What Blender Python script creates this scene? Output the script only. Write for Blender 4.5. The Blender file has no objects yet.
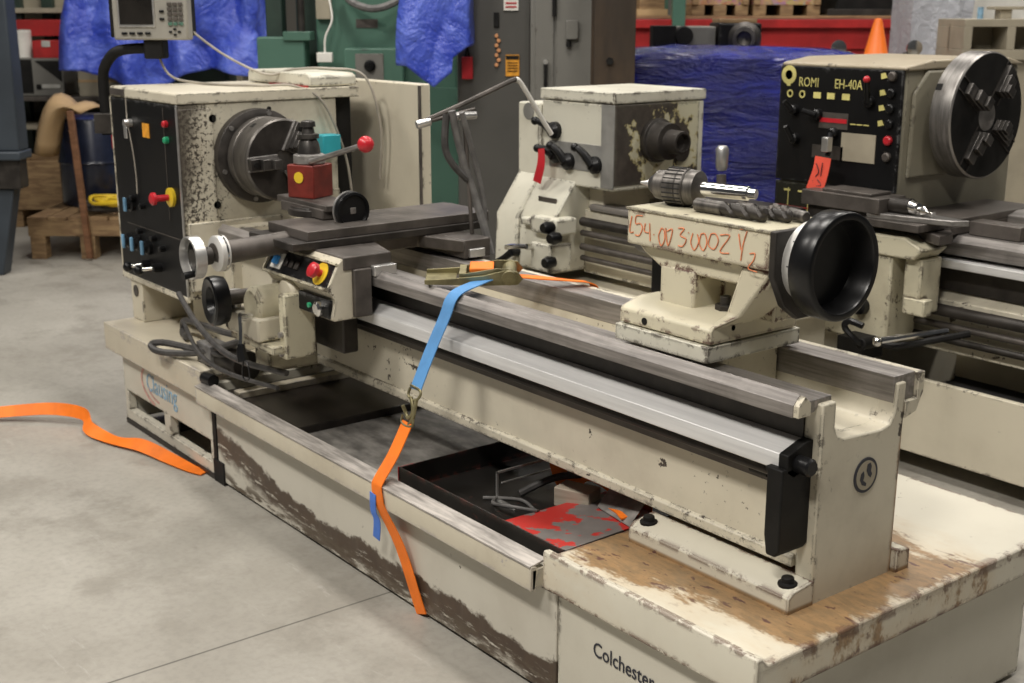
import bpy, bmesh, math, random
from mathutils import Vector, Matrix, noise as mnoise
random.seed(7)
S = bpy.context.scene
COL = S.collection
PI = math.pi
rad = math.radians

# ------------------------------------------------------------------ camera
PITCH = rad(14.72); HEAD = rad(142.2)
CAM = Vector((1.476, -1.787, 1.65))
cd = bpy.data.cameras.new('camera'); cam = bpy.data.objects.new('camera', cd); COL.objects.link(cam)
cd.sensor_width = 36; cd.lens = 1260.0 / 1024 * 36
cd.clip_start = .05; cd.clip_end = 80
cam.location = CAM
cam.rotation_euler = (PI / 2 - PITCH, 0, HEAD - PI / 2)
cd.dof.use_dof = True; cd.dof.focus_distance = 3.0; cd.dof.aperture_fstop = 5.6
S.camera = cam

# ------------------------------------------------------------------ world, lamps, exposure
W = bpy.data.worlds.new('world'); S.world = W; W.use_nodes = True
W.node_tree.nodes['Background'].inputs[0].default_value = (.95, .97, 1, 1)
W.node_tree.nodes['Background'].inputs[1].default_value = .045
S.view_settings.view_transform = 'Standard'; S.view_settings.look = 'None'
S.view_settings.gamma = 1; S.view_settings.use_curve_mapping = False
S.view_settings.exposure = 0.0
def area(loc, sx, sy, power, colr=(1, .95, .88), rz=0, tilt=(0, 0)):
    l = bpy.data.lights.new('ceiling_lamp', 'AREA'); l.shape = 'RECTANGLE'; l.size = sx; l.size_y = sy
    l.energy = power; l.color = colr
    o = bpy.data.objects.new('ceiling_lamp', l); COL.objects.link(o); o.location = loc
    o.rotation_euler = (tilt[0], tilt[1], rz)
for lx, ly, p in ((1.2, -3.4, 190), (-2.2, -3.4, 190), (.6, .9, 80), (-2.4, .9, 95), (-6, -2.6, 100), (-6, 2.0, 70),
                  (-3.5, 5.2, 80), (.5, 5.0, 100), (-7.5, 6, 70), (-3.5, 9, 70)):
    area((lx, ly, 5.6), 1.3, .7, p * 1.22)

# ------------------------------------------------------------------ node helpers
class NT:
    def __init__(s, name):
        s.m = bpy.data.materials.new(name); s.m.use_nodes = True
        s.t = s.m.node_tree; s.n = s.t.nodes; s.b = s.n['Principled BSDF']
        s.tc = s.n.new('ShaderNodeNewGeometry')
        s.pos = s.tc.outputs['Position']
    def lk(s, a, b): s.t.links.new(a, b)
    def _in(s, sock, v):
        if hasattr(v, 'is_linked') or hasattr(v, 'links'): s.lk(v, sock)
        else:
            if isinstance(v, tuple) and len(v) == 3 and sock.type == 'RGBA': v = v + (1,)
            sock.default_value = v
    def noise(s, scale, detail=4, rough=.55, stretch=None, dist=0, off=0):
        v = s.pos
        if stretch or off:
            mp = s.n.new('ShaderNodeMapping'); s.lk(v, mp.inputs[0])
            mp.inputs['Scale'].default_value = stretch or (1, 1, 1)
            mp.inputs['Location'].default_value = (off, off * .7, off * 1.3); v = mp.outputs[0]
        n = s.n.new('ShaderNodeTexNoise'); s.lk(v, n.inputs['Vector'])
        n.inputs['Scale'].default_value = scale; n.inputs['Detail'].default_value = detail
        n.inputs['Roughness'].default_value = rough; n.inputs['Distortion'].default_value = dist
        return n.outputs['Fac']
    def ramp(s, f, a, b, smooth=True):
        m = s.n.new('ShaderNodeMapRange'); s.lk(f, m.inputs[0])
        m.inputs[1].default_value = a; m.inputs[2].default_value = b
        m.interpolation_type = 'SMOOTHSTEP' if smooth else 'LINEAR'
        return m.outputs[0]
    def math(s, op, a, b=0, c=None):
        m = s.n.new('ShaderNodeMath'); m.operation = op
        s._in(m.inputs[0], a); s._in(m.inputs[1], b)
        if c is not None: s._in(m.inputs[2], c)
        return m.outputs[0]
    def mix(s, f, a, b, mode='MIX'):
        m = s.n.new('ShaderNodeMix'); m.data_type = 'RGBA'; m.blend_type = mode
        s._in(m.inputs[0], f); s._in(m.inputs[6], a); s._in(m.inputs[7], b)
        return m.outputs[2]
    def mixf(s, f, a, b):
        m = s.n.new('ShaderNodeMix'); m.data_type = 'FLOAT'
        s._in(m.inputs[0], f); s._in(m.inputs[2], a); s._in(m.inputs[3], b)
        return m.outputs[0]
    def xyz(s):
        x = s.n.new('ShaderNodeSeparateXYZ'); s.lk(s.pos, x.inputs[0]); return x.outputs
    def edge(s, r=.006, lo=.02, hi=.12):
        bv = s.n.new('ShaderNodeBevel'); bv.samples = 4; bv.inputs[0].default_value = r
        d = s.n.new('ShaderNodeVectorMath'); d.operation = 'DOT_PRODUCT'
        s.lk(bv.outputs[0], d.inputs[0]); s.lk(s.tc.outputs['Normal'], d.inputs[1])
        return s.ramp(s.math('SUBTRACT', 1.0, d.outputs['Value']), lo, hi)
    def edged(s, r):
        bv = s.n.new('ShaderNodeBevel'); bv.samples = 6; bv.inputs[0].default_value = r
        d = s.n.new('ShaderNodeVectorMath'); d.operation = 'DOT_PRODUCT'
        s.lk(bv.outputs[0], d.inputs[0]); s.lk(s.tc.outputs['Normal'], d.inputs[1])
        return s.math('SUBTRACT', 1.0, d.outputs['Value'])
    def bump(s, h, strength=.2, dist=.002):
        b = s.n.new('ShaderNodeBump'); s.lk(h, b.inputs['Height'])
        b.inputs['Strength'].default_value = strength; b.inputs['Distance'].default_value = dist
        s.lk(b.outputs[0], s.b.inputs['Normal'])
    def set(s, col=None, rough=None, metal=None, spec=None):
        for k, v in (('Base Color', col), ('Roughness', rough), ('Metallic', metal), ('Specular IOR Level', spec)):
            if v is not None: s._in(s.b.inputs[k], v)
        return s.m

def plain(name, col, rough=.5, metal=0, var=.25, scale=9, bump=0, spec=.5):
    n = NT(name)
    f = n.noise(scale, 5)
    dark = tuple(c * (1 - var) for c in col); lite = tuple(min(1, c * (1 + var)) for c in col)
    c = n.mix(n.ramp(f, .3, .7), dark, lite)
    if bump: n.bump(n.noise(scale * 12, 3), bump, .001)
    return n.set(c, rough, metal, spec)

def painted(name, col, chip=.3, edge=.5, dirt=.3, chipcol=(.035, .028, .022), rough=.42, scale=1.0, dirtcol=(.22, .17, .11), wash=None, spec=.5):
    """worn enamel: grime in broad patches, small chips to bare dark iron, worn edges"""
    n = NT(name)
    d = n.ramp(n.noise(3.2 * scale, 7, .62), .42, .78)
    base = n.mix(n.math('MULTIPLY', d, dirt), col, dirtcol)
    if wash: base = wash(n, base)
    streak = n.ramp(n.noise(9, 4, .6, (1, 1, .18), off=3), .5, .8)
    base = n.mix(n.math('MULTIPLY', streak, dirt * .5), base, tuple(c * .72 for c in col))
    reg = n.ramp(n.noise(2.6 * scale, 3, off=5), .45, .7)
    sp = n.ramp(n.noise(46 * scale, 5, .65, off=1), .70 - .13 * chip, .73 - .13 * chip)
    big = n.ramp(n.math('ADD', n.noise(13 * scale, 6, .68, off=9), n.math('MULTIPLY', reg, .06)), .755 - .16 * chip, .775 - .16 * chip)
    m = n.math('MAXIMUM', n.math('MULTIPLY', sp, reg), big)
    if edge:
        d = n.edged(.022)
        en = n.ramp(n.noise(30, 5, .65, off=2), .60 - .22 * edge, .64 - .22 * edge)
        m = n.math('MAXIMUM', m, n.math('MULTIPLY', n.ramp(d, .10, .16), en))
        en = n.ramp(n.noise(15, 6, .7, off=12), .64 - .14 * edge, .665 - .14 * edge)
        m = n.math('MAXIMUM', m, n.math('MULTIPLY', n.ramp(d, .004, .02), en))
    col_ = n.mix(m, base, n.mix(n.noise(60, 3), chipcol, tuple(c * 2.6 for c in chipcol)))
    n.bump(n.math('MULTIPLY', m, -1.0), .35, .001)
    return n.set(col_, n.mixf(m, rough, .6), 0, spec)

def metal(name, col, rough=.35, var=.35, stretch=(1, 1, 1), scale=14, metallic=.9, grime=.4):
    n = NT(name)
    f = n.noise(scale, 6, .6, stretch)
    g = n.ramp(n.noise(5, 6, .65, off=4), .45, .75)
    c = n.mix(n.ramp(f, .3, .7), tuple(x * (1 - var) for x in col), tuple(x * (1 + var) for x in col))
    c = n.mix(n.math('MULTIPLY', g, grime), c, (.03, .025, .02))
    r = n.mixf(f, rough * .75, rough * 1.35)
    n.bump(n.noise(scale * 6, 2, .5, stretch), .06, .001)
    return n.set(c, r, metallic)

# ------------------------------------------------------------------ mesh builder
WOFF = {}
class MB:
    def __init__(s, M=None): s.bm = bmesh.new(); s.M = M
    def _v(s, p):
        p = Vector(p)
        return s.bm.verts.new(s.M @ p if s.M is not None else p)
    def box(s, x0, x1, y0, y1, z0, z1):
        v = [s._v((x, y, z)) for z in (z0, z1) for x, y in ((x0, y0), (x1, y0), (x1, y1), (x0, y1))]
        for f in ((3, 2, 1, 0), (4, 5, 6, 7), (0, 1, 5, 4), (1, 2, 6, 5), (2, 3, 7, 6), (3, 0, 4, 7)):
            s.bm.faces.new([v[i] for i in f])
        return s
    def prism(s, pts, ax, a0, a1, shift=(0, 0)):
        """pts: polygon in the plane across axis ax; order y,z for x / x,z for y / x,y for z"""
        def P(a, p):
            return {'x': (a, p[0], p[1]), 'y': (p[0], a, p[1]), 'z': (p[0], p[1], a)}[ax]
        A = [s._v(P(a0, p)) for p in pts]; B = [s._v(P(a1, (p[0] + shift[0], p[1] + shift[1]))) for p in pts]
        n = len(pts)
        s.bm.faces.new(A); s.bm.faces.new(B[::-1])
        for i in range(n): s.bm.faces.new((A[i], A[(i + 1) % n], B[(i + 1) % n], B[i]))
        return s
    def loft(s, rings, close=True, caps=True):
        R = [[s._v(p) for p in r] for r in rings]
        for a, b in zip(R, R[1:]):
            n = len(a)
            for i in range(n if close else n - 1):
                s.bm.faces.new((a[i], a[(i + 1) % n], b[(i + 1) % n], b[i]))
        if caps and close:
            if len(R[0]) > 2: s.bm.faces.new(R[0][::-1]); s.bm.faces.new(R[-1])
        return s
    def rev(s, prof, c, axis=(1, 0, 0), n=40):
        """prof: (t along axis, radius); c: origin"""
        ax = Vector(axis).normalized(); c = Vector(c)
        u = ax.orthogonal().normalized(); w = ax.cross(u)
        rings = []
        for t, r in prof:
            rings.append([c + ax * t + (u * math.cos(2 * PI * i / n) + w * math.sin(2 * PI * i / n)) * max(r, 1e-5) for i in range(n)])
        return s.loft(rings)
    def cyl(s, p0, p1, r0, r1=None, n=20):
        p0 = Vector(p0); p1 = Vector(p1)
        return s.rev([(0, r0), ((p1 - p0).length, r0 if r1 is None else r1)], p0, p1 - p0, n)
    def sphere(s, c, r, n=16, sz=1):
        return s.rev([(-r * sz * math.cos(PI * i / 10), r * math.sin(PI * i / 10)) for i in range(11)], c, (0, 0, 1), n)
    def tube(s, pts, r, n=8, sm=6):
        pts = smooth(pts, sm) if sm else [Vector(p) for p in pts]
        rings = []; up = None
        for i, p in enumerate(pts):
            t = (pts[min(i + 1, len(pts) - 1)] - pts[max(i - 1, 0)]).normalized()
            if up is None: up = t.orthogonal().normalized()
            up = (up - t * up.dot(t)).normalized(); w = t.cross(up)
            rr = r(i / (len(pts) - 1)) if callable(r) else r
            rings.append([p + (up * math.cos(2 * PI * k / n) + w * math.sin(2 * PI * k / n)) * rr for k in range(n)])
        return s.loft(rings)
    def ribbon(s, pts, wid, th=.0025, sm=5):
        """pts: (point, width direction) ; a strap of given width"""
        P = smooth([p for p, w in pts], sm) if sm else [Vector(p) for p, w in pts]
        D = smooth([w for p, w in pts], sm) if sm else [Vector(w) for p, w in pts]
        rings = []
        for i, p in enumerate(P):
            t = (P[min(i + 1, len(P) - 1)] - P[max(i - 1, 0)]).normalized()
            w = (D[i] - t * D[i].dot(t)).normalized(); nn = t.cross(w)
            h = w * wid / 2; k = nn * th / 2
            rings.append([p - h - k, p + h - k, p + h + k, p - h + k])
        return s.loft(rings)
    def build(s, name, mat, parent=None, origin=None, bevel=.003, seg=2, sharp=35, loc=None, rot=None):
        bm = s.bm
        bmesh.ops.recalc_face_normals(bm, faces=bm.faces)
        off = WOFF[parent.name] if parent is not None else Vector(origin or (0, 0, 0))
        bmesh.ops.translate(bm, verts=bm.verts, vec=-off)
        me = bpy.data.meshes.new(name); bm.to_mesh(me); bm.free()
        for p in me.polygons: p.use_smooth = True
        me.set_sharp_from_angle(angle=rad(sharp))
        me.materials.append(mat)
        o = bpy.data.objects.new(name, me); COL.objects.link(o)
        if parent is not None: o.parent = parent; WOFF[o.name] = off
        else: o.location = off; WOFF[o.name] = off.copy()
        if loc is not None: o.location = loc
        if rot is not None: o.rotation_euler = rot
        if bevel:
            b = o.modifiers.new('bevel', 'BEVEL'); b.width = bevel; b.segments = seg; b.limit_method = 'ANGLE'; b.angle_limit = rad(40)
            b.use_clamp_overlap = True
        return o

def smooth(pts, k=6):
    pts = [Vector(p) for p in pts]
    if len(pts) < 3: return pts
    out = []
    for i in range(len(pts) - 1):
        p0 = pts[max(i - 1, 0)]; p1 = pts[i]; p2 = pts[i + 1]; p3 = pts[min(i + 2, len(pts) - 1)]
        for j in range(k):
            t = j / k
            out.append(.5 * ((2 * p1) + (p2 - p0) * t + (2 * p0 - 5 * p1 + 4 * p2 - p3) * t * t + (3 * p1 - p0 - 3 * p2 + p3) * t ** 3))
    out.append(pts[-1]); return out

def thing(name, label, cat, loc=(0, 0, 0), rz=0, group=None, local=False):
    o = bpy.data.objects.new(name, None); COL.objects.link(o); o.empty_display_size = .1
    o.location = loc; o.rotation_euler = (0, 0, rz)
    WOFF[o.name] = Vector((0, 0, 0)) if local else Vector(loc)
    return tag(o, label, cat, group)
def tag(o, label, cat, group=None, kind=None):
    o['label'] = label; o['category'] = cat
    if group: o['group'] = group
    if kind: o['kind'] = kind
    return o
def struct(o): o['kind'] = 'structure'; return o
def lab(o, t): o['label'] = t; return o

def text(body, size, org, xd, yd, mat, name, parent, align='LEFT', ext=.0006, sx=1.0):
    cu = bpy.data.curves.new('t', 'FONT'); cu.body = body; cu.size = size; cu.extrude = ext; cu.align_x = align; cu.resolution_u = 3
    ob = bpy.data.objects.new('t', cu); COL.objects.link(ob)
    bpy.context.view_layer.update()
    me = bpy.data.meshes.new_from_object(ob.evaluated_get(bpy.context.evaluated_depsgraph_get()))
    bpy.data.objects.remove(ob); bpy.data.curves.remove(cu)
    xd = Vector(xd).normalized(); yd = Vector(yd).normalized(); zd = xd.cross(yd)
    M = Matrix(((xd.x * sx, yd.x, zd.x, org[0]), (xd.y * sx, yd.y, zd.y, org[1]), (xd.z * sx, yd.z, zd.z, org[2]), (0, 0, 0, 1)))
    off = WOFF[parent.name]
    me.transform(Matrix.Translation(-off) @ M)
    me.materials.clear(); me.materials.append(mat)
    o = bpy.data.objects.new(name, me); COL.objects.link(o); o.parent = parent; WOFF[o.name] = off
    return o

# objects standing across the hall are set out square to the aisle the camera looks along
RV = Vector((math.sin(HEAD), -math.cos(HEAD), 0)); FV = Vector((math.cos(HEAD), math.sin(HEAD), 0))
RZ = HEAD - PI / 2
def aisle(a, d, z=0):
    p = CAM + RV * a + FV * d; return Vector((p.x, p.y, z))
# ------------------------------------------------------------------ materials
CREAM = (.62, .575, .46)
M = {}
def bed_wash(n, base):
    x, y, z = n.xyz()
    nz = n.math('MULTIPLY', n.math('SUBTRACT', n.noise(9, 5, .65, (1, 1, .4), off=2), .5), .05)
    m = n.math('MULTIPLY', n.ramp(n.math('ADD', y, nz), .552, .566), n.ramp(x, -.20, -.16))
    m = n.math('MULTIPLY', m, n.ramp(z, .83, .74))
    base = n.mix(n.math('MULTIPLY', m, .8), base, (.30, .14, .05))
    oil = n.math('MULTIPLY', n.math('MULTIPLY', n.ramp(y, .32, .34), n.ramp(y, .54, .52)), n.ramp(n.math('ADD', x, n.math('MULTIPLY', nz, 8)), -.6, -1.1))
    oil = n.math('MULTIPLY', oil, n.ramp(z, .74, .76))
    return n.mix(n.math('MULTIPLY', oil, .55), base, (.20, .15, .07))
def pit_wash(n, base):
    x, y, z = n.xyz()
    nz = n.math('MULTIPLY', n.math('SUBTRACT', n.noise(6, 6, .7, off=2), .5), .22)
    m = n.ramp(n.math('ADD', n.math('ADD', y, nz), n.math('MULTIPLY', n.math('SUBTRACT', z, 1.1), -.22)), .175, .10)
    sp = n.ramp(n.math('ADD', n.noise(70, 4, .7, off=5), n.math('MULTIPLY', n.ramp(y, .28, .12), .10)), .585, .615)
    m = n.math('MAXIMUM', n.math('MULTIPLY', m, .85), n.math('MULTIPLY', sp, n.ramp(n.math('ADD', y, nz), .34, .20)))
    m = n.math('MULTIPLY', m, n.ramp(x, -2.99, -2.955))
    return n.mix(m, base, (.055, .045, .035))
M['cream'] = painted('cream_enamel', CREAM, .30, .5, .35)
M['cream_clean'] = painted('cream_enamel_clean', (.62, .57, .45), .12, .35, .2)
M['cream_bed'] = painted('cream_bed_enamel', (.62, .575, .46), .55, .5, .4, dirtcol=(.27, .23, .17), wash=bed_wash)
M['cream_worn'] = painted('cream_worn_enamel', (.58, .54, .40), .62, .8, .5, chipcol=(.05, .04, .03), scale=1.2)
M['cream_pitted'] = painted('cream_pitted_enamel', (.58, .54, .43), .40, .6, .5, dirtcol=(.20, .16, .11), scale=1.5, wash=pit_wash)
M['tailstock'] = painted('tailstock_enamel', (.66, .61, .46), .22, .75, .2, chipcol=(.05, .02, .015))
def patch_wash(n, base):
    x, y, z = n.xyz()
    f = n.math('ADD', n.noise(6.5, 6, .62, off=4), n.math('MULTIPLY', n.ramp(y, 1.68, 1.47), .13))
    f = n.math('ADD', f, n.math('MULTIPLY', n.ramp(z, 1.10, 1.0), .10))
    f = n.math('ADD', f, n.math('MULTIPLY', n.ramp(z, 1.22, 1.30), .05))
    base = n.mix(n.ramp(f, .525, .56), base, (.42, .36, .17))
    return n.mix(n.ramp(f, .555, .57), base, n.mix(n.noise(30, 4), (.03, .025, .022), (.10, .085, .07)))
M['patched'] = painted('bare_patched_enamel', (.58, .55, .40), .4, .8, .3, chipcol=(.05, .045, .035), wash=patch_wash)
M['white_worn'] = painted('white_worn_enamel', (.66, .64, .54), .42, .8, .35)

def rust_wash(n, base):
    x, y, z = n.xyz()
    # rust creeping out from the bolted foot of the bed
    dx = n.math('MULTIPLY', n.math('SUBTRACT', n.math('ABSOLUTE', n.math('ADD', x, .41)), .33), 1.5)
    dy = n.math('SUBTRACT', n.math('ABSOLUTE', n.math('SUBTRACT', y, .42)), .215)
    sd = n.math('SUBTRACT', n.math('MAXIMUM', dx, dy), n.math('MULTIPLY', n.ramp(x, -.30, -.58), .07))
    nz = n.math('MULTIPLY', n.math('SUBTRACT', n.noise(9, 8, .72, (.6, 1.3, 1), off=2), .5), .34)
    m = n.ramp(n.math('ADD', sd, nz), .125, .085)
    fl = n.ramp(z, .402, .392)
    m = n.math('MULTIPLY', m, fl)
    c = n.mix(n.ramp(n.noise(34, 7, .75, (.5, 1.4, 1)), .38, .62), (.22, .11, .042), (.055, .026, .013))
    base = n.mix(n.math('MULTIPLY', m, .95), base, c)
    y2 = n.ramp(n.math('ADD', sd, nz), .24, .06)
    base = n.mix(n.math('MULTIPLY', n.math('MULTIPLY', y2, fl), .35), base, (.50, .33, .15))
    spots = n.math('MULTIPLY', n.ramp(n.noise(30, 5, .6, (.6, 1.4, 1), off=6), .60, .63), n.ramp(n.math('ADD', sd, nz), .17, .06))
    base = n.mix(n.math('MULTIPLY', spots, fl), base, (.11, .05, .04))
    return base
M['tray_end'] = painted('tray_rusted_enamel', (.64, .605, .50), .26, .95, .15, chipcol=(.06, .03, .02), wash=rust_wash)
def skirt_wash(n, base):
    x, y, z = n.xyz()
    nz = n.math('MULTIPLY', n.math('SUBTRACT', n.noise(5, 7, .7, (1, 1, 1.6), off=8), .5), .16)
    top = n.math('ADD', .105, n.math('MULTIPLY', n.ramp(x, -1.9, -2.6), .09))
    h = n.math('SUBTRACT', n.math('ADD', z, nz), top)
    m = n.math('MULTIPLY', n.ramp(h, .012, -.004), n.ramp(h, -.10, -.055))
    scr = n.ramp(n.noise(30, 6, .75, (.35, 1, 2.2), off=4), .60, .54)
    m = n.math('MULTIPLY', m, n.mixf(n.ramp(h, -.02, -.05), 1.0, scr))
    base = n.mix(m, base, n.mix(n.noise(20, 4), (.10, .065, .04), (.045, .03, .022)))
    low = n.math('MULTIPLY', n.ramp(z, .085, .03), n.ramp(n.noise(24, 6, .7, (.4, 1, 1.8), off=7), .44, .56))
    return n.mix(low, base, (.10, .075, .05))
M['skirt'] = painted('skirt_scraped_enamel', (.58, .55, .47), .2, .3, .2, wash=skirt_wash)
M['panel_cream'] = painted('pedestal_enamel', (.60, .57, .48), .15, .5, .2)
M['lip'] = painted('tray_lip_enamel', (.56, .51, .40), .35, .8, .35, chipcol=(.22, .20, .18))
M['lip_top'] = metal('lip_bare_steel', (.42, .39, .36), .5, .35, (.6, 6, 1), 12, .4, .3)
M['trough'] = metal('trough_scuffed_steel', (.20, .19, .175), .6, .45, (1, 2.2, 1), 9, .2, .7)
M['trough_dark'] = metal('trough_oily_shaded_steel', (.022, .018, .015), .35, .5, (1, 1, 1), 12, .2, .2)
M['steel'] = metal('machined_steel', (.34, .325, .31), .42, .25, (.25, 8, 8), 10, .75, .35)
M['way'] = metal('slideway_steel', (.27, .25, .235), .42, .35, (.4, 9, 9), 8, .5, .35)
M['bar'] = metal('bright_rack_steel', (.68, .675, .665), .42, .08, (.3, 8, 8), 10, .25, .05)
M['grey_iron'] = metal('greasy_grey_iron', (.105, .092, .082), .46, .3, (1, 1, 1), 9, .4, .5)
M['dark_iron'] = metal('dark_oily_iron', (.038, .033, .029), .45, .4, (1, 1, 1), 11, .35, .4)
M['chuck'] = metal('chuck_steel', (.105, .098, .092), .36, .3, (1, 1, 1), 16, .8, .4)
M['chuck_rim_dark'] = metal('oily_chuck_rim', (.13, .12, .11), .40, .35, (8, 1, 1), 10, .7, .5)
M['chuck_rim'] = metal('chuck_rim_steel', (.30, .285, .27), .34, .25, (8, 1, 1), 10, .8, .3)
M['chrome'] = metal('chrome', (.75, .74, .72), .16, .05, metallic=1, grime=.1)
M['silver'] = metal('satin_aluminium', (.66, .65, .63), .33, .12, metallic=.85, grime=.2)
M['dial'] = plain('dial_white', (.62, .61, .58), .4, .3, .08)
M['black'] = plain('black_plastic', (.007, .007, .0075), .34, 0, .3, spec=.3)
M['handwheel'] = plain('handwheel_black', (.006, .006, .0065), .30, 0, .3, 20, spec=.4)
M['black_mat'] = plain('black_satin', (.008, .0075, .007), .6, 0, .5, spec=.25)
M['black_panel'] = painted('black_panel_enamel', (.006, .006, .0065), .16, .35, .4, chipcol=(.05, .05, .05), dirtcol=(.016, .014, .012), rough=.42, spec=.22)
M['olive_panel'] = painted('olive_panel_enamel', (.014, .014, .010), .1, .4, .5, chipcol=(.07, .07, .06), dirtcol=(.035, .032, .022), rough=.45, spec=.25)
M['rubber'] = plain('hose_rubber', (.055, .052, .05), .5, 0, .3, 30)
M['rubber_grey'] = plain('grey_hose', (.13, .125, .12), .5, 0, .3, 20)
M['cable'] = plain('cable_grey', (.33, .30, .25), .5, 0, .2)
M['red'] = plain('red_plastic', (.50, .02, .03), .3, 0, .1)
M['red_paint'] = plain('red_paint', (.40, .02, .02), .42, 0, .25, 4)
M['tp_red'] = plain('toolpost_red', (.17, .022, .015), .42, .1, .3, 14)
M['yellow'] = plain('yellow', (.75, .52, .03), .4, 0, .1)
M['orange_lab'] = plain('orange_label', (.75, .33, .03), .5, 0, .2, 40)
M['green_btn'] = plain('green_plastic', (.02, .30, .14), .3)
M['blue_lens'] = plain('pale_blue_plastic', (.16, .33, .50), .3)
M['blue_btn'] = plain('blue_plastic', (.05, .30, .75), .3)
M['plate_grey'] = plain('worn_grey_plate', (.24, .235, .22), .5, .1, .25, 8)
M['teal'] = plain('teal_plastic', (.03, .34, .40), .4, 0, .1)
M['white'] = plain('white_plastic', (.78, .76, .70), .45, 0, .08)
M['print_yellow'] = plain('yellow_print', (.62, .56, .20), .5)
M['print_white'] = plain('white_print', (.55, .54, .50), .5)
M['print_black'] = plain('black_print', (.02, .022, .035), .5)
M['print_blue'] = plain('faded_blue_print', (.22, .38, .52), .5, 0, .3, 40)
M['print_red'] = plain('faded_red_print', (.50, .28, .24), .5, 0, .3, 40)
M['marker'] = plain('orange_marker', (.80, .26, .12), .6, 0, .3, 60)
M['dro_grey'] = plain('warm_grey_plastic', (.30, .285, .25), .45, 0, .06)
M['screen'] = plain('dark_screen', (.018, .016, .014), .18)
M['zinc'] = metal('yellow_zinc', (.23, .205, .11), .40, .35, metallic=.6, grime=.4)
M['mint'] = painted('mint_enamel', (.075, .165, .122), .12, .2, .3, dirtcol=(.03, .07, .05), chipcol=(.02, .03, .025))
M['mint_dark'] = plain('dark_green_enamel', (.018, .038, .028), .5, 0, .3, 5)
M['cab_grey'] = painted('cabinet_enamel', (.185, .18, .162), .1, .2, .3, dirtcol=(.09, .085, .075))
M['cab_dark'] = painted('cabinet_side_enamel', (.085, .082, .075), .1, .2, .3, dirtcol=(.05, .05, .045))
M['post'] = metal('rusty_brown_steel', (.052, .034, .020), .65, .45, (1, 1, .2), 6, .1, .4)
M['steel_blue'] = plain('slate_blue_enamel', (.034, .044, .056), .5, 0, .15, 3)
M['beige'] = plain('beige_enamel', (.36, .32, .24), .5, 0, .12, 5)
M['romi_body'] = painted('romi_body_enamel', (.26, .24, .18), .25, .4, .5, dirtcol=(.10, .085, .055))
M['romi_top'] = painted('dusty_top_enamel', (.42, .36, .26), .15, .3, .6, dirtcol=(.28, .22, .14))
M['kraft'] = plain('kraft_paper', (.50, .34, .18), .75, 0, .12, 3, .1)

def wood(name, a, b):
    n = NT(name); f = n.noise(5, 6, .6, (1.2, 1.2, 8), dist=.6)
    n.bump(n.noise(40, 3), .15); return n.set(n.mix(n.ramp(f, .35, .68), a, b), .7)
M['wood'] = wood('pallet_wood', (.20, .12, .06), (.36, .24, .12))
M['stick'] = wood('brown_timber', (.13, .055, .022), (.22, .10, .045))
M['block'] = wood('grey_block_wood', (.30, .26, .20), (.40, .35, .28))
n = NT('osb'); vo = n.n.new('ShaderNodeTexVoronoi'); n.lk(n.pos, vo.inputs['Vector']); vo.inputs['Scale'].default_value = 26
n.set(n.mix(n.ramp(n.noise(22, 4, .6, dist=1.5), .35, .66), (.50, .32, .15), n.mix(.35, (.26, .14, .055), vo.outputs['Color'])), .75); M['osb'] = n.m

def webbing(name, c):
    n = NT(name)
    w = n.n.new('ShaderNodeTexWave'); n.lk(n.pos, w.inputs['Vector']); w.inputs['Scale'].default_value = 160; w.bands_direction = 'DIAGONAL'
    n.bump(w.outputs['Fac'], .25, .001)
    return n.set(n.mix(n.ramp(n.noise(10, 4), .3, .75), c, tuple(v * .75 for v in c)), .55)
M['orange'] = webbing('orange_webbing', (1.0, .22, .012))
M['blue_web'] = webbing('blue_webbing', (.10, .30, .62))
M['blue_tape'] = plain('blue_tape', (.06, .18, .62), .5)

def tarp(name, a, b, rough=.35, st=None, bscale=9, bs=.7):
    n = NT(name)
    f = n.noise(3.5, 6, .62, st, dist=.8)
    h = n.math('ADD', n.noise(bscale, 5, .6, st, dist=1.2), n.math('MULTIPLY', n.noise(bscale * 4, 4, .6, st, off=3), .5))
    n.bump(h, bs, .05)
    return n.set(n.mix(n.ramp(f, .35, .7), a, b), rough)
M['tarp'] = tarp('blue_tarpaulin', (.035, .065, .46), (.12, .18, .68), .30, None, 3.5, .8)
M['wrap'] = tarp('blue_stretch_film', (.003, .005, .10), (.006, .013, .24), .12, (.5, .5, 2.0), 6, 1.0)
n = NT('clear_film'); n.bump(n.noise(14, 5, dist=1), .8, .02); n.set((.66, .68, .74), .25); n.b.inputs['Transmission Weight'].default_value = .35; M['film'] = n.m

# poured concrete: mottling, scuffs, dark oil marks, one sawn joint running away from the aisle
n = NT('concrete')
f1 = n.noise(.9, 6, .6); f2 = n.noise(3.4, 7, .66, (1, 1, 1), off=3); f3 = n.noise(42, 4, .6)
c = n.mix(n.ramp(f1, .3, .7), (.30, .282, .245), (.42, .40, .355))
c = n.mix(n.math('MULTIPLY', n.ramp(f2, .46, .68), .75), c, (.25, .232, .198))
c = n.mix(n.math('MULTIPLY', n.ramp(n.noise(2.4, 5, .6, (.5, 1.6, 1), off=11), .62, .72), .5), c, (.13, .12, .10))
c = n.mix(n.math('MULTIPLY', n.ramp(n.noise(8, 5, .7, (.4, 2.2, 1), off=21), .62, .7), .35), c, (.45, .43, .39))
c = n.mix(n.math('MULTIPLY', n.ramp(f3, .4, .7), .22), c, (.18, .17, .15))
x, y, z = n.xyz()
jl = n.math('ABSOLUTE', n.math('ADD', x, 1.42))
c = n.mix(n.math('MULTIPLY', n.ramp(jl, .005, .002), .75), c, (.07, .065, .055))
n.bump(f3, .08, .002)
n.set(c, n.mixf(f2, .42, .62)); M['concrete'] = n.m
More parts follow.
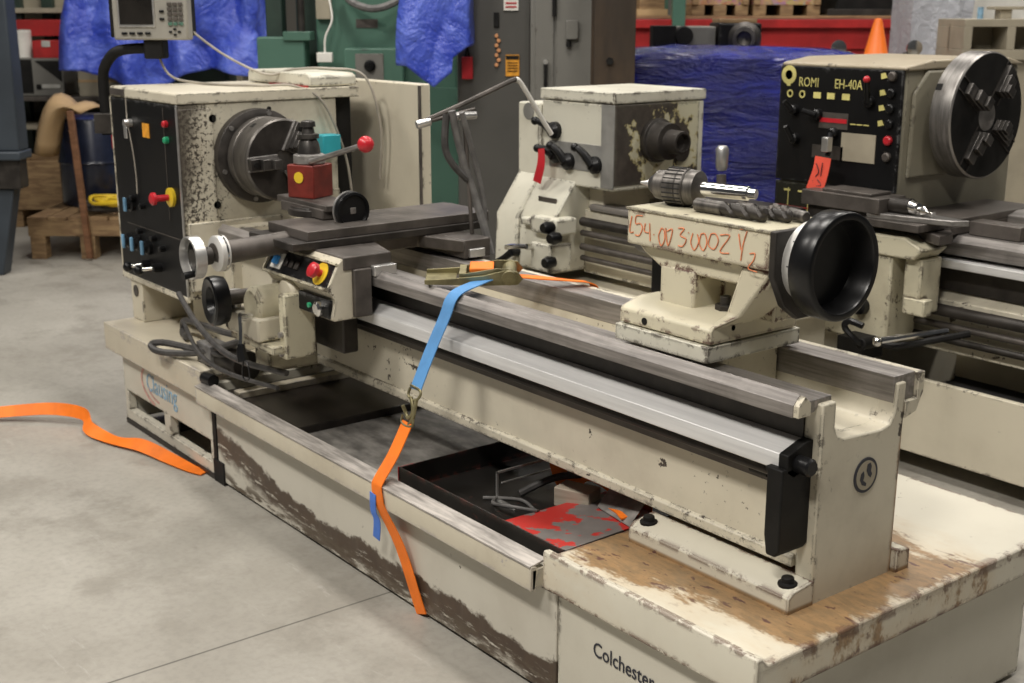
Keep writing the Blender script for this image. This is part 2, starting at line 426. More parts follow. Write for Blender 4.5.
n = NT('wall_panel'); n.set(n.mix(n.noise(.5, 3), (.10, .095, .085), (.15, .14, .12)), .8); M['wall'] = n.m

# ------------------------------------------------------------------ the hall
struct(MB().box(-26, 8, -8, 26, -.2, 0).build('floor', M['concrete'], bevel=0))
wb = MB(Matrix.Translation(aisle(0, 15.5)) @ Matrix.Rotation(RZ, 4, 'Z')).box(-12, 12, 0, .2, 0, 6).build('wall_back', M['wall'], bevel=0); struct(wb)
# ------------------------------------------------------------------ the big cream lathe
YS, ZS = .41, 1.115         # spindle line
L = thing('engine_lathe', 'large worn cream engine lathe in front with long bed and orange marker numbers', 'lathe', (-1.75, .5, 0), group='engine lathes parked in the hall')

# pedestals and skirt
m = MB()
m.box(-3.43, -2.585, 0, .035, .145, .36).box(-3.43, -2.585, 0, .035, .02, .062)
m.box(-3.43, -3.395, 0, .035, .062, .145).box(-3.03, -2.975, 0, .035, .062, .145).box(-2.61, -2.585, 0, .035, .062, .145)
m.box(-3.43, -3.40, .035, 1.0, .02, .36).box(-2.62, -2.585, .035, 1.0, .02, .36).box(-3.40, -2.62, .97, 1.0, .02, .36)
ped = m.build('pedestal', M['panel_cream'], L)
MB().box(-3.40, -2.62, .30, .32, .02, .35).build('inner_plate', M['panel_cream'], ped)
for xx in (-3.22, -2.66):
    MB().box(xx - .05, xx + .05, .12, .2, .0, .075).build('levelling_foot', M['dark_iron'], ped)
MB().box(-3.43, -2.58, -.004, .03, .0, .022).build('kick_strip', M['dark_iron'], ped)
m = MB().box(-2.583, -2.553, -.003, .03, .0, .33); m.box(-2.585, -2.50, -.006, .03, .0, .085)  # tall box paints the gap's shade black; low box is a black block
m.build('gap_shade_block', M['black_mat'], L)
MB().box(-2.55, -.652, 0, .03, .012, .35).build('skirt_panel', M['skirt'], L)
m = MB().box(-.646, -.03, 0, .03, .012, .36).box(-.05, -.03, .03, 1.02, .012, .36).box(-.646, -.05, 1.0, 1.02, .012, .36)
m.box(-.646, -.62, .03, 1.0, .012, .28)
tp = m.build('pedestal', M['panel_cream'], L)
MB().box(-.06, -.028, .0, 1.02, .285, .302).build('groove_shade', M['dark_iron'], tp)  # proud dark strip; the groove's shade is put into its colour

# right hand end tray
m = MB().prism([(-.03, .31), (-.03, .402), (-.026, .409), (-.012, .407), (.006, .388), (.93, .388), (1.055, .409), (1.075, .409), (1.075, .31), (1.06, .31), (1.055, .375), (-.014, .375), (-.016, .31)], 'x', -.67, .0)
m.box(-.012, -.0005, -.02, 1.06, .31, .385)
m.build('end_tray', M['tray_end'], L, bevel=.004)
# left hand end tray
m = MB().box(-3.535, -2.6, -.03, 1.075, .385, .412)
m.box(-3.535, -2.6, -.03, -.012, .30, .39).box(-3.535, -3.515, -.012, 1.075, .30, .39).box(-3.535, -2.6, 1.057, 1.075, .30, .39)
m.build('end_tray', M['lip'], L, bevel=.004)
# middle trough with a folded lip
m = MB().box(-2.6, -.66, .0, 1.06, .285, .30)
tr = m.build('trough', M['trough'], L)
MB().box(-2.6, -.66, 1.045, 1.065, .29, .40).build('rear_wall', M['trough_dark'], tr)  # dark steel puts the shade beneath the bed into this wall's colour
m = MB().prism([(-.05, .298), (-.05, .356), (-.046, .362), (-.03, .358), (-.036, .298)], 'x', -2.60, -.69)
m.box(-.70, -.69, -.045, .0, .30, .352)
m.build('trough_lip', M['lip'], L, bevel=.002)
MB().prism([(-.052, .357), (-.052, .363), (.0, .372), (.0, .366)], 'x', -2.60, -.692).build('lip_flange', M['lip_top'], L, bevel=.001)
MB().box(-2.6, -2.05, .01, 1.0, .30, .327).build('drip_plate', M['trough_dark'], L)
MB().box(-2.50, -2.455, .05, .50, .327, .352).build('tray_strip', M['lip'], L)

# bed casting
bedp = [(.28, .462), (.28, .847), (.325, .847), (.325, .79), (.335, .768), (.36, .757), (.49, .75), (.52, .757), (.535, .78), (.54, .847), (.57, .847), (.57, .462)]
m = MB().prism(bedp, 'x', -2.9, -.165)
m.prism([(.28, .38)] + bedp[1:-1] + [(.565, .38)], 'x', -.17, -.12)
bed = m.build('bed', M['cream_bed'], L, bevel=.004)
MB().prism([(.268, .462), (.268, .486), (.281, .492), (.281, .462)], 'x', -2.6, -.17).build('bed_flange', M['cream_bed'], bed)
MB().prism([(.20, .378), (.20, .425), (.215, .437), (.285, .446), (.285, .378)], 'x', -.62, -.117).build('bed_foot', M['tray_end'], bed)
MB().prism([(.565, .378), (.565, .446), (.615, .437), (.615, .378)], 'x', -.5, -.105).build('bed_foot', M['tray_end'], bed)
for bx, by in ((-.585, .235), (-.15, .235), (-.2, .592)):
    MB().rev([(0, .022), (.008, .022), (.009, .015), (.02, .014), (.022, .011)], (bx, by, .436), (0, 0, 1), 12).build('foot_bolt', M['black_mat'], bed, bevel=.001)
fw = MB().prism([(.20, .830), (.20, .858), (.221, .879), (.243, .861), (.262, .858), (.325, .858), (.325, .840), (.28, .838), (.27, .83)], 'x', -2.88, -.135)
fw.build('front_way', M['way'], bed, bevel=.0015)
MB().prism([(.202, .832), (.202, .857), (.221, .877), (.241, .859), (.241, .832)], 'x', -.136, -.121).build('way_end', M['cream_clean'], bed, bevel=.001)
MB().prism([(.535, .80), (.535, .862), (.612, .862), (.612, .80)], 'x', -2.88, -.128).build('rear_way', M['way'], bed, bevel=.002)
MB().prism([(.57, .80), (.612, .80), (.612, .861), (.635, .861), (.635, .815), (.612, .77), (.57, .76)], 'x', -2.88, -.118).build('way_rail', M['cream'], bed, bevel=.002)
MB().prism([(.274, .76), (.274, .832), (.281, .832), (.281, .76)], 'x', -2.6, -.165).build('bed_face', M['dark_iron'], bed, bevel=0)
MB().prism([(.281, .703), (.281, .764), (.255, .76), (.205, .743), (.203, .738), (.203, .707), (.212, .703)], 'x', -2.4, -.165).build('rack_bar', M['bar'], L, bevel=.0015)
MB().prism([(.281, .703), (.281, .766), (.258, .764), (.20, .745), (.199, .705), (.22, .69)], 'x', -.166, -.14).build('bar_end', M['black_mat'], L)
MB().cyl((-2.4, .238, .682), (-.16, .238, .682), .010).build('feed_shaft', M['dark_iron'], L, bevel=0)
MB().prism([(.262, .645), (.262, .668), (.281, .668), (.281, .645)], 'x', -2.4, -.23).build('rack_strip', M['grey_iron'], L, bevel=.001)
m = MB().prism([(-.183, .56), (-.183, .70), (-.19, .715), (-.14, .715), (-.14, .53), (-.15, .515), (-.175, .515)], 'y', .185, .281)
br = m.build('shaft_bracket', M['black_mat'], L, bevel=.004)
MB().rev([(0, .012), (.012, .02), (.045, .02), (.05, .016)], (-.15, .232, .722), (1, 0, 0), 24).build('shaft_cap', M['black'], br, bevel=0)
MB().cyl((-.29, .262, .665), (-.24, .262, .665), .012).build('shaft_end', M['black_mat'], br, bevel=0)
# round badge on the bed end
bd = MB().cyl((-.121, .442, .654), (-.1175, .442, .654), .041, n=40).build('badge', M['print_black'], bed, bevel=0)
MB().cyl((-.1178, .442, .654), (-.1168, .442, .654), .034, n=40).build('badge_face', M['beige'], bd, bevel=0)
def yz(pts): return [(.442 + a * .034, .654 + b * .034) for a, b in pts]
MB().prism(yz([(.05, .75), (.35, .80), (.5, .55), (.45, .2), (.6, 0), (.45, -.25), (.2, -.05), (.0, .3)]), 'x', -.117, -.1162).prism(
    yz([(-.55, .2), (-.3, .35), (-.2, .0), (-.3, -.3), (.05, -.55), (.0, -.75), (-.4, -.6), (-.65, -.2)]), 'x', -.117, -.1162).build('badge_mark', M['print_black'], bd, bevel=0)

# headstock plinth and column
MB().box(-3.2, -2.75, .22, .68, .41, .58).build('plinth', M['cream'], L)
MB().box(-2.95, -2.86, .24, .62, .46, .86).build('bed_block', M['cream'], L)
pl = MB().box(-3.53, -3.411, .098, .62, .413, .592).build('column', M['cream_clean'], L)
MB().cyl((-3.475, .0975, .535), (-3.475, .094, .535), .024).build('maker_plate', M['grey_iron'], pl, bevel=0)

# headstock
hs = MB().box(-3.588, -2.95, .102, .765, .585, 1.318).build('headstock', M['cream_pitted'], L, bevel=.006)
MB().prism([(.097, 1.318), (.097, 1.352), (.103, 1.358), (.868, 1.358), (.868, 1.318)], 'x', -3.592, -2.944).build('headstock_cover', M['cream'], hs)
MB().box(-3.45, -3.0, .765, .86, .6, 1.316).build('rear_gap_shade', M['black_mat'], hs)  # black block fills the gap under the cover, its shade given as colour
MB().box(-3.592, -2.946, .094, .1015, .60, 1.314).build('control_panel', M['black_panel'], hs, bevel=.002)
MB().box(-3.592, -2.944, .090, .104, .578, .600).build('panel_sill', M['cream'], hs, bevel=.002)
MB().box(-2.950, -2.943, .0915, .0985, .60, 1.316).build('panel_trim', M['silver'], hs, bevel=.001)
MB().box(-3.593, -3.585, .0915, .0985, .59, 1.316).build('panel_trim', M['cream_clean'], hs, bevel=.001)
MB().box(-2.952, -2.944, .10, .235, .87, 1.30).build('side_plate', M['cream_pitted'], hs, bevel=.002)
MB().box(-2.953, -2.93, .11, .50, .62, .88).build('gear_housing', M['cream'], hs)
MB().box(-3.58, -3.44, .0925, .097, 1.325, 1.35).build('name_plate', M['grey_iron'], hs, bevel=.001)
MB().box(-3.066, -3.062, .0925, .095, .88, 1.30).build('panel_groove', M['grey_iron'], hs, bevel=0)
MB().box(-3.50, -2.96, .0925, .095, .815, .818).build('panel_groove', M['grey_iron'], hs, bevel=0)
lab(MB().box(-3.268, -3.205, .091, .095, 1.178, 1.232).build('warning_label', M['orange_lab'], hs, bevel=0), 'orange label on black panel')
for z_, mat, nm in ((1.243, 'red', 'red push button'), (1.184, 'green_btn', 'green push button')):
    lab(MB().rev([(0, .013), (.014, .013), (.018, .009)], (-3.035, .094, z_), (0, -1, 0), 16).build('push_button', M[mat], hs, bevel=0), nm)
es = MB().rev([(0, .036), (.012, .036), (.016, .028)], (-3.03, .094, .972), (0, -1, 0), 24).build('emergency_stop', M['yellow'], hs, bevel=0)
MB().rev([(0, .012), (.05, .013), (.054, .024), (.066, .024), (.072, .016)], (-3.03, .08, .972), (0, -1, 0), 20).build('stop_button', M['red'], es, bevel=0)
for kx, kz in ((-3.43, .90), (-3.48, .745), (-3.39, .745), (-3.285, .745)):
    k = MB().rev([(0, .03), (.014, .03), (.018, .022), (.03, .02)], (kx, .094, kz), (0, -1, 0), 20).build('selector_knob', M['black'], hs, bevel=0)
    MB().box(kx - .009, kx + .009, .055, .066, kz - .028, kz + .028).build('knob_grip', M['blue_lens'], k)
for kx, kz in ((-3.31, .905), (-3.40, .93), (-3.22, .79), (-3.36, .80), (-3.14, .76)):
    MB().rev([(0, .012), (.02, .012), (.024, .008)], (kx, .094, kz), (0, -1, 0), 12).build('small_knob', M['black'], hs, bevel=0)
kk = MB().rev([(0, .016), (.03, .014)], (-3.385, .094, 1.225), (0, -1, 0), 16).build('key_switch', M['silver'], hs, bevel=0)
MB().box(-3.40, -3.37, .066, .072, 1.165, 1.212).build('key_tag', M['silver'], kk)
MB().tube([(-3.40, .085, 1.325), (-3.40, .085, 1.26), (-3.387, .08, 1.225), (-3.36, .082, 1.13), (-3.35, .085, 1.03), (-3.355, .086, .95)], .003).build('key_cord', M['cable'], kk, bevel=0)
for lx, lz in ((-3.30, .675), (-3.19, .678)):
    lv = MB().cyl((lx, .094, lz), (lx, .06, lz), .018).build('feed_lever', M['black'], hs, bevel=0)
    MB().cyl((lx, .07, lz), (lx - .05, .03, lz - .01), .007).build('lever_arm', M['chrome'], lv, bevel=0)
    MB().sphere((lx - .055, .025, lz - .012), .020).build('lever_ball', M['black'], lv, bevel=0)
for by, bz in ((.235, 1.262), (.47, 1.288), (.235, .94), (.252, .868)):
    MB().cyl((-2.95, by, bz), (-2.944, by, bz), .015 if by < .3 else .008, n=16).build('face_bolt', M['black_mat'], hs, bevel=0)

# spindle and three jaw chuck
MB().rev([(0, .178), (.04, .178), (.045, .165), (.05, .15)], (-2.95, YS, ZS), n=48).build('spindle_flange', M['dark_iron'], hs, bevel=.002)
for i in range(6):
    a = PI * 2 * i / 6 + .3
    MB().cyl((-2.91, YS + .163 * math.cos(a), ZS + .163 * math.sin(a)), (-2.90, YS + .163 * math.cos(a), ZS + .163 * math.sin(a)), .009, n=10).build('face_bolt', M['steel'], hs, bevel=0)
ck = MB().rev([(0, .12), (.015, .12), (.016, .152), (.05, .152), (.054, .149), (.06, .152), (.165, .152), (.172, .146)], (-2.90, YS, ZS), n=64).build('chuck', M['chuck_rim_dark'], L, bevel=.001)
MB().rev([(0, .1455), (.003, .1455), (.004, .04), (-.02, .036)], (-2.73, YS, ZS), n=64).build('chuck_face', M['dark_iron'], ck, bevel=0)
for a in (rad(183), rad(63), rad(-57)):
    R = Matrix.Translation((-2.727, YS, ZS)) @ Matrix.Rotation(a, 4, 'X')
    j = MB(R)
    j.box(0, .028, .035, .148, -.021, .021).box(.028, .056, .045, .112, -.019, .019).box(.056, .082, .05, .08, -.017, .017)
    jo = j.build('jaw', M['chuck'], ck, bevel=.002)
    MB(R).box(.0005, .012, .03, .150, -.027, -.021).box(.0005, .012, .03, .150, .021, .027).build('jaw_slot', M['steel'], ck, bevel=.001)
    MB(R).cyl((.028, .128, 0), (.033, .128, 0), .010, n=12).build('jaw_screw', M['black_mat'], jo, bevel=0)
for a in (rad(123), rad(243), rad(3)):
    MB().cyl((-2.80, YS + .145 * math.cos(a), ZS + .145 * math.sin(a)), (-2.80, YS + .1535 * math.cos(a), ZS + .1535 * math.sin(a)), .014, n=4).build('key_socket', M['black_mat'], ck, bevel=0)

# cabinet behind the headstock
cb = MB().box(-3.55, -2.705, 1.0, 1.05, .405, 1.372).build('rear_guard', M['cream_clean'], L, bevel=.006)
MB().box(-2.712, -2.700, .994, 1.003, .41, 1.366).build('guard_trim', M['grey_iron'], cb, bevel=.001)
lab(MB().box(-2.945, -2.87, .655, .735, 1.10, 1.18).build('chip_guard', M['teal'], hs), 'teal plastic chip guard')
MB().box(-2.945, -2.935, .60, .76, .90, .96).build('guard_stay', M['cream'], hs)

# carriage
sd = MB()
sd.box(-2.33, -1.785, .10, .27, .888, .93).box(-2.30, -2.02, .27, .56, .888, .93).box(-2.33, -1.80, .56, .665, .868, .93)
sd.box(-1.90, -1.775, .13, .192, .74, .89).box(-1.87, -1.80, .625, .665, .82, .87)
sd.prism([(-2.02, .27), (-2.02, .56), (-1.80, .56), (-1.98, .50), (-1.99, .33), (-1.785, .27)], 'z', .889, .929)
sad = sd.build('saddle', M['grey_iron'], L, bevel=.004)
MB().box(-1.79, -1.762, .195, .275, .862, .895).build('way_wiper', M['silver'], sad)
MB().box(-1.802, -1.788, .575, .635, .872, .90).build('way_wiper', M['silver'], sad)
MB().box(-2.25, -1.955, .02, .76, .93, .955).build('cross_slide_base', M['dark_iron'], sad)
cs = MB().box(-2.23, -1.965, .08, .78, .955, .985).build('cross_slide', M['grey_iron'], sad, bevel=.002)
MB().box(-2.22, -1.99, .78, .80, .945, .982).build('slide_guard', M['grey_iron'], sad)
MB().rev([(0, .105), (.022, .105), (.024, .095), (.03, .095)], (-2.28, .30, .985), (0, 0, 1), 36).build('swivel_base', M['dark_iron'], sad, bevel=.002)
cp = MB().box(-2.46, -2.12, .235, .365, 1.012, 1.034).box(-2.40, -2.14, .25, .35, .99, 1.014).build('compound_slide', M['grey_iron'], sad, bevel=.003)
MB().box(-2.42, -2.13, .228, .352, .987, 1.02).build('slide_gib', M['grey_iron'], cp)
MB().cyl((-2.13, .30, 1.02), (-2.07, .30, 1.02), .032).build('screw_housing', M['dark_iron'], cp, bevel=0)
chw = MB().rev([(0, .03), (.003, .058), (.02, .062), (.032, .06), (.034, .052), (.026, .048), (.026, .001)], (-2.085, .30, 1.02), (1, 0, 0), 36).build('compound_handwheel', M['black'], cp, bevel=0)
MB().rev([(0, .0625), (.008, .0625)], (-2.083, .30, 1.02), n=36).build('dial_ring', M['silver'], chw, bevel=0)
MB().cyl((-2.06, .33, .975), (-2.02, .33, .972), .008, .010).build('crank_handle', M['chrome'], chw, bevel=0)
MB().box(-2.062, -2.056, .29, .31, 1.01, 1.03).build('hub_square', M['steel'], chw, bevel=.001)
# quick change tool post
R = Matrix.Translation((-2.345, .305, 1.034)) @ Matrix.Rotation(rad(24), 4, 'Z')
tpz = MB(R).box(-.055, .055, -.055, .055, 0, .112).build('toolpost', M['tp_red'], sad, bevel=.004)
lab(tpz, 'dark red toolpost block')
MB(R).cyl((-.005, -.056, .07), (-.005, -.058, .07), .019, n=24).build('sticker', M['yellow'], tpz, bevel=0)
MB(R).rev([(0, .05), (.004, .054), (.03, .054), (.034, .045), (.036, .03)], (0, 0, .112), (0, 0, 1), 32).build('clamp_ring', M['steel'], tpz, bevel=0)
MB(R).rev([(0, .04), (.03, .036), (.05, .028), (.052, .036), (.066, .036), (.068, .022), (.09, .018), (.091, .026), (.108, .024), (.112, .012)], (0, 0, .146), (0, 0, 1), 20).build('clamp_nut', M['chuck'], tpz, bevel=0)
hd = MB().tube([(-2.31, .29, 1.158), (-2.26, .275, 1.165), (-2.06, .255, 1.21), (-1.885, .24, 1.25)], lambda t: .011 - .003 * t, 10).build('clamp_handle', M['steel'], tpz, bevel=0)
lab(MB().sphere((-1.865, .238, 1.254), .026, 20).build('handle_ball', M['red'], hd, bevel=0), 'red ball knob')
# cross feed
MB().cyl((-2.11, .10, .935), (-2.11, -.17, .922), .036, n=28).build('screw_tube', M['grey_iron'], sad, bevel=0)
dl = MB().rev([(0, .056), (.028, .056), (.034, .044)], (-2.11, -.135, .924), (0, -1, 0), 40).build('feed_dial', M['dial'], sad, bevel=.001)
MB().rev([(0, .057), (.006, .057)], (-2.11, -.142, .924), (0, -1, 0), 40).build('dial_ring', M['chrome'], dl, bevel=0)
fh = MB().rev([(0, .02), (.002, .052), (.004, .066), (.038, .066), (.04, .062), (.014, .058), (.013, .001)], (-2.11, -.215, .920), (0, -1, 0), 40).build('cross_handwheel', M['silver'], sad, bevel=0)
MB().cyl((-2.11, -.18, .921), (-2.11, -.24, .918), .028).build('handwheel_hub', M['dark_iron'], fh, bevel=0)
MB().cyl((-2.11, -.230, .920), (-2.11, -.228, .920), .055).build('handwheel_web', M['black_mat'], fh, bevel=0)
MB().cyl((-2.075, -.23, .88), (-2.07, -.29, .875), .009, .012).build('crank_handle', M['black'], fh, bevel=0)

# apron
ap = MB().box(-2.32, -1.88, .145, .20, .60, .885).build('apron', M['dark_iron'], L, bevel=.006)
cbx = [(.19, .925), (.19, .735), (.065, .735), (.058, .745), (.07, .80), (.045, .835), (.085, .912), (.10, .925)]
cbp = MB().prism(cbx, 'x', -2.20, -1.79).build('control_box', M['cream'], ap, bevel=.003)
sl = Vector((0, .04, .07)).normalized()
def slab_(x0, x1, a0, a1, t0, t1):
    b = Vector((0, .045, .835)); nrm = Vector((0, -sl.z, sl.y))
    M4 = Matrix(((1, 0, 0, 0), (0, sl.y, nrm.y, b.y), (0, sl.z, nrm.z, b.z), (0, 0, 0, 1)))
    return MB(M4).box(x0, x1, a0, a1, t0, t1)
slab_(-2.195, -1.80, .004, .078, 0, .004).build('button_panel', M['black_panel'], cbp, bevel=.001)
slab_(-2.20, -1.79, .078, .086, 0, .012).build('panel_rim', M['cream_worn'], cbp, bevel=.001)
slab_(-2.20, -2.192, .0, .086, 0, .012).build('panel_rim', M['cream_worn'], cbp, bevel=.001)
slab_(-2.20, -1.79, -.006, .003, 0, .014).build('panel_rim', M['cream_worn'], cbp, bevel=.001)
dp = slab_(-2.165, -2.10, .014, .068, .004, .008).build('selector_plate', M['white'], cbp, bevel=.001)
slab_(-2.148, -2.118, .026, .056, .008, .02).build('selector', M['blue_btn'], dp, bevel=.004)
for bx_ in (-2.085, -2.05, -2.015):
    slab_(bx_, bx_ + .022, .03, .055, .004, .012).build('push_button', M['dark_iron'], cbp, bevel=.002)
nrm = Vector((0, -sl.z, sl.y)); b0 = Vector((-1.86, .045, .835)) + sl * .042
es = MB().rev([(0, .037), (.006, .037)], b0, nrm, 24).build('emergency_stop', M['yellow'], cbp, bevel=0)
MB().rev([(0, .012), (.02, .012), (.022, .024), (.036, .024), (.042, .014)], b0 + nrm * .005, nrm, 20).build('stop_button', M['red'], es, bevel=0)
lp = MB().box(-1.99, -1.80, .052, .066, .742, .80).build('speed_panel', M['black_panel'], cbp, bevel=.002)
MB().rev([(0, .024), (.014, .024), (.02, .016)], (-1.85, .052, .768), (0, -1, 0), 20).build('speed_knob', M['chrome'], lp, bevel=0)
MB().rev([(0, .008), (.008, .008)], (-1.915, .052, .768), (0, -1, 0), 14).build('start_button', M['green_btn'], lp, bevel=0)
# gearbox housing on the apron
gh = MB().box(-2.30, -2.07, -.055, .075, .628, .705).build('apron_gearbox', M['cream'], ap, bevel=.008)
MB().rev([(0, .062), (.12, .062), (.13, .05)], (-2.14, .09, .735), (0, -1, 0), 32).build('worm_cover', M['cream_worn'], gh, bevel=.002)
MB().rev([(0, .055), (.05, .055), (.06, .045)], (-2.06, .10, .775), (0, -1, 0), 32).build('gear_cover', M['cream'], gh, bevel=.002)
MB().rev([(0, .018), (.05, .018), (.052, .03), (.062, .03), (.066, .02)], (-2.27, -.03, .70), (0, 0, 1), 20).build('oil_cap', M['silver'], gh, bevel=0)
MB().box(-2.295, -2.285, -.06, -.054, .64, .70).build('chip_mark', M['grey_iron'], gh)
MB().box(-2.03, -1.99, .0, .11, .58, .79).build('clutch_housing', M['cream_worn'], ap, bevel=.006)
for bz in (.60, .66): MB().cyl((-2.01, .002, bz), (-2.01, -.012, bz), .010, n=6).build('cap_screw', M['steel'], ap, bevel=0)
lv = MB().cyl((-2.12, -.05, .705), (-2.12, -.09, .71), .014).build('clutch_lever', M['chrome'], ap, bevel=0)
MB().tube([(-2.12, -.088, .71), (-2.11, -.092, .67), (-2.10, -.10, .625)], .008).build('lever_arm', M['chrome'], lv, bevel=0)
MB().tube([(-2.10, -.10, .628), (-2.095, -.102, .60), (-2.09, -.10, .575)], lambda t: .012 + .008 * t).build('lever_grip', M['black'], lv, bevel=0)
MB().tube([(-2.09, -.10, .575), (-2.10, -.10, .53), (-2.085, -.10, .51), (-2.05, -.10, .53), (-2.06, -.1, .57), (-2.09, -.1, .585)], .003, 6).build('wire_loop', M['black'], lv, bevel=0)
aw = MB().rev([(0, .02), (.004, .076), (.03, .082), (.052, .080), (.056, .072), (.050, .048), (.03, .038), (.028, .001)], (-2.25, -.075, .742), (-.12, -1, 0), 44).build('apron_handwheel', M['handwheel'], ap, bevel=0)
MB().cyl((-2.25, .07, .745), (-2.25, -.09, .745), .024).build('handwheel_shaft', M['grey_iron'], aw, bevel=0)
MB().prism([(-2.30, .60), (-2.0, .60), (-2.0, .625), (-2.30, .625)], 'y', -.04, .07).build('apron_sill', M['cream_worn'], ap)
MB().box(-2.25, -2.15, .02, .2, .50, .60).build('apron_foot', M['cream_worn'], ap)

# coolant pump in the tray corner and its hoses
pu = MB().box(-2.73, -2.62, .02, .10, .413, .49).build('coolant_pump', M['rubber_grey'], L, bevel=.006)
MB().cyl((-2.62, .09, .44), (-2.46, .09, .44), .055, n=28).build('pump_motor', M['dark_iron'], pu, bevel=.003)
MB().cyl((-2.60, -.01, .385), (-2.54, -.005, .385), .022).build('pump_port', M['black'], pu, bevel=0)
MB().tube([(-2.50, .06, .47), (-2.70, .02, .46), (-2.88, -.04, .46), (-2.93, -.07, .445), (-2.86, -.06, .432), (-2.70, .02, .45), (-2.5, .06, .52), (-2.38, .07, .56)], .013).build('coolant_hose', M['rubber'], L, bevel=0)
MB().tube([(-2.42, .07, .56), (-2.62, .09, .53), (-2.90, .12, .50), (-3.08, .13, .48), (-3.12, .14, .44), (-3.08, .12, .43), (-3.0, .10, .435)], .013).build('coolant_hose', M['rubber'], L, bevel=0)
MB().tube([(-2.95, .06, .62), (-2.75, .03, .56), (-2.45, -.02, .53), (-2.25, -.02, .52), (-2.05, .03, .52)], .011).build('feed_hose', M['rubber'], L, bevel=0)
MB().tube([(-2.9, .05, .52), (-2.6, -.02, .47), (-2.35, -.03, .46), (-2.1, .02, .46)], .008).build('feed_hose', M['rubber'], L, bevel=0)

# tailstock
ts = MB()
side = [(-.757, 1.108), (-.757, 1.187), (-.305, 1.187), (-.305, 1.098), (-.415, .975), (-.43, .955), (-.655, .975), (-.672, 1.045), (-.735, 1.075)]
ts.prism([(-.757, 1.10), (-.757, 1.187), (-.305, 1.187), (-.305, 1.10)], 'y', .30, .52)
ts.prism([(-.745, 1.10), (-.305, 1.10), (-.33, 1.05), (-.66, 1.05), (-.72, 1.08)], 'y', .325, .495)
ts.prism([(-.66, 1.06), (-.66, .95), (-.545, .95), (-.545, 1.06)], 'y', .322, .50)
ts.prism([(-.56, 1.06), (-.56, .95), (-.385, .95), (-.385, 1.06)], 'y', .42, .50)
ts.loft([[(-.392, .312, 1.10), (-.305, .312, 1.10), (-.305, .508, 1.10), (-.392, .508, 1.10)],
         [(-.435, .312, .98), (-.392, .312, .98), (-.392, .54, .98), (-.435, .54, .98)],
         [(-.455, .27, .95), (-.432, .262, .95), (-.432, .56, .95), (-.455, .55, .95)]])
tsb = ts.build('tailstock', M['tailstock'], L, bevel=.006)
MB().prism([(.26, .914), (.26, .947), (.268, .955), (.325, .972), (.50, .972), (.56, .955), (.56, .914)], 'x', -.733, -.43).build('tailstock_base', M['tailstock'], tsb, bevel=.004)
MB().box(-.738, -.428, .25, .57, .872, .911).build('base_plate', M['white_worn'], tsb, bevel=.003)
MB().box(-.70, -.46, .33, .53, .77, .873).build('clamp_shoe', M['cream_bed'], tsb)
MB().prism([(.297, 1.184), (.297, 1.19), (.525, 1.19), (.525, 1.184)], 'x', -.759, -.303).build('top_face', M['cream_worn'], tsb, bevel=.001)
MB().cyl((-.80, YS, ZS), (-.75, YS, ZS), .058, n=36).rev([(0, .03), (.01, .046), (.02, .05)], (-.812, YS, ZS), n=36).build('quill', M['rubber_grey'], tsb, bevel=.002)
MB().cyl((-.49, .37, .968), (-.49, .37, .985), .024, n=6).cyl((-.49, .37, .98), (-.49, .37, 1.005), .013).build('clamp_bolt', M['dark_iron'], tsb, bevel=.001)
for bx_, by_, bz_ in ((-.645, .2595, .93),):
    MB().cyl((bx_, .262, bz_), (bx_, .258, bz_), .009, n=12).build('set_screw', M['black_mat'], tsb, bevel=0)
MB().cyl((-.434, .335, .945), (-.43, .335, .945), .007, n=12).build('set_screw', M['black_mat'], tsb, bevel=0)
fl = MB().prism([(.298, 1.19), (.298, 1.09), (.335, 1.02), (.385, .985), (.435, .985), (.485, 1.02), (.522, 1.09), (.522, 1.19)], 'x', -.305, -.287)
fl.build('end_flange', M['dark_iron'], tsb, bevel=.003)
dl = MB().rev([(0, .09), (.036, .09), (.037, .04)], (-.287, YS, ZS), n=48).build('quill_dial', M['dial'], tsb, bevel=0)
tk = MB()
for i in range(50):
    a = 2 * PI * i / 50
    R = Matrix.Translation((-.287, YS, ZS)) @ Matrix.Rotation(a, 4, 'X')
    q = MB(R); tk.M = R; tk.box(.022 if i % 5 else .014, .036, .0895, .0906, -.0012, .0012)
tk.build('dial_marks', M['print_black'], dl, bevel=0)
hw = MB().rev([(0, .03), (.001, .114), (.006, .119), (.056, .120), (.061, .1185), (.063, .115), (.061, .1035), (.056, .101), (.010, .092), (.008, .001)], (-.25, YS, ZS), n=64).build('tailstock_handwheel', M['handwheel'], tsb, bevel=0, sharp=50)
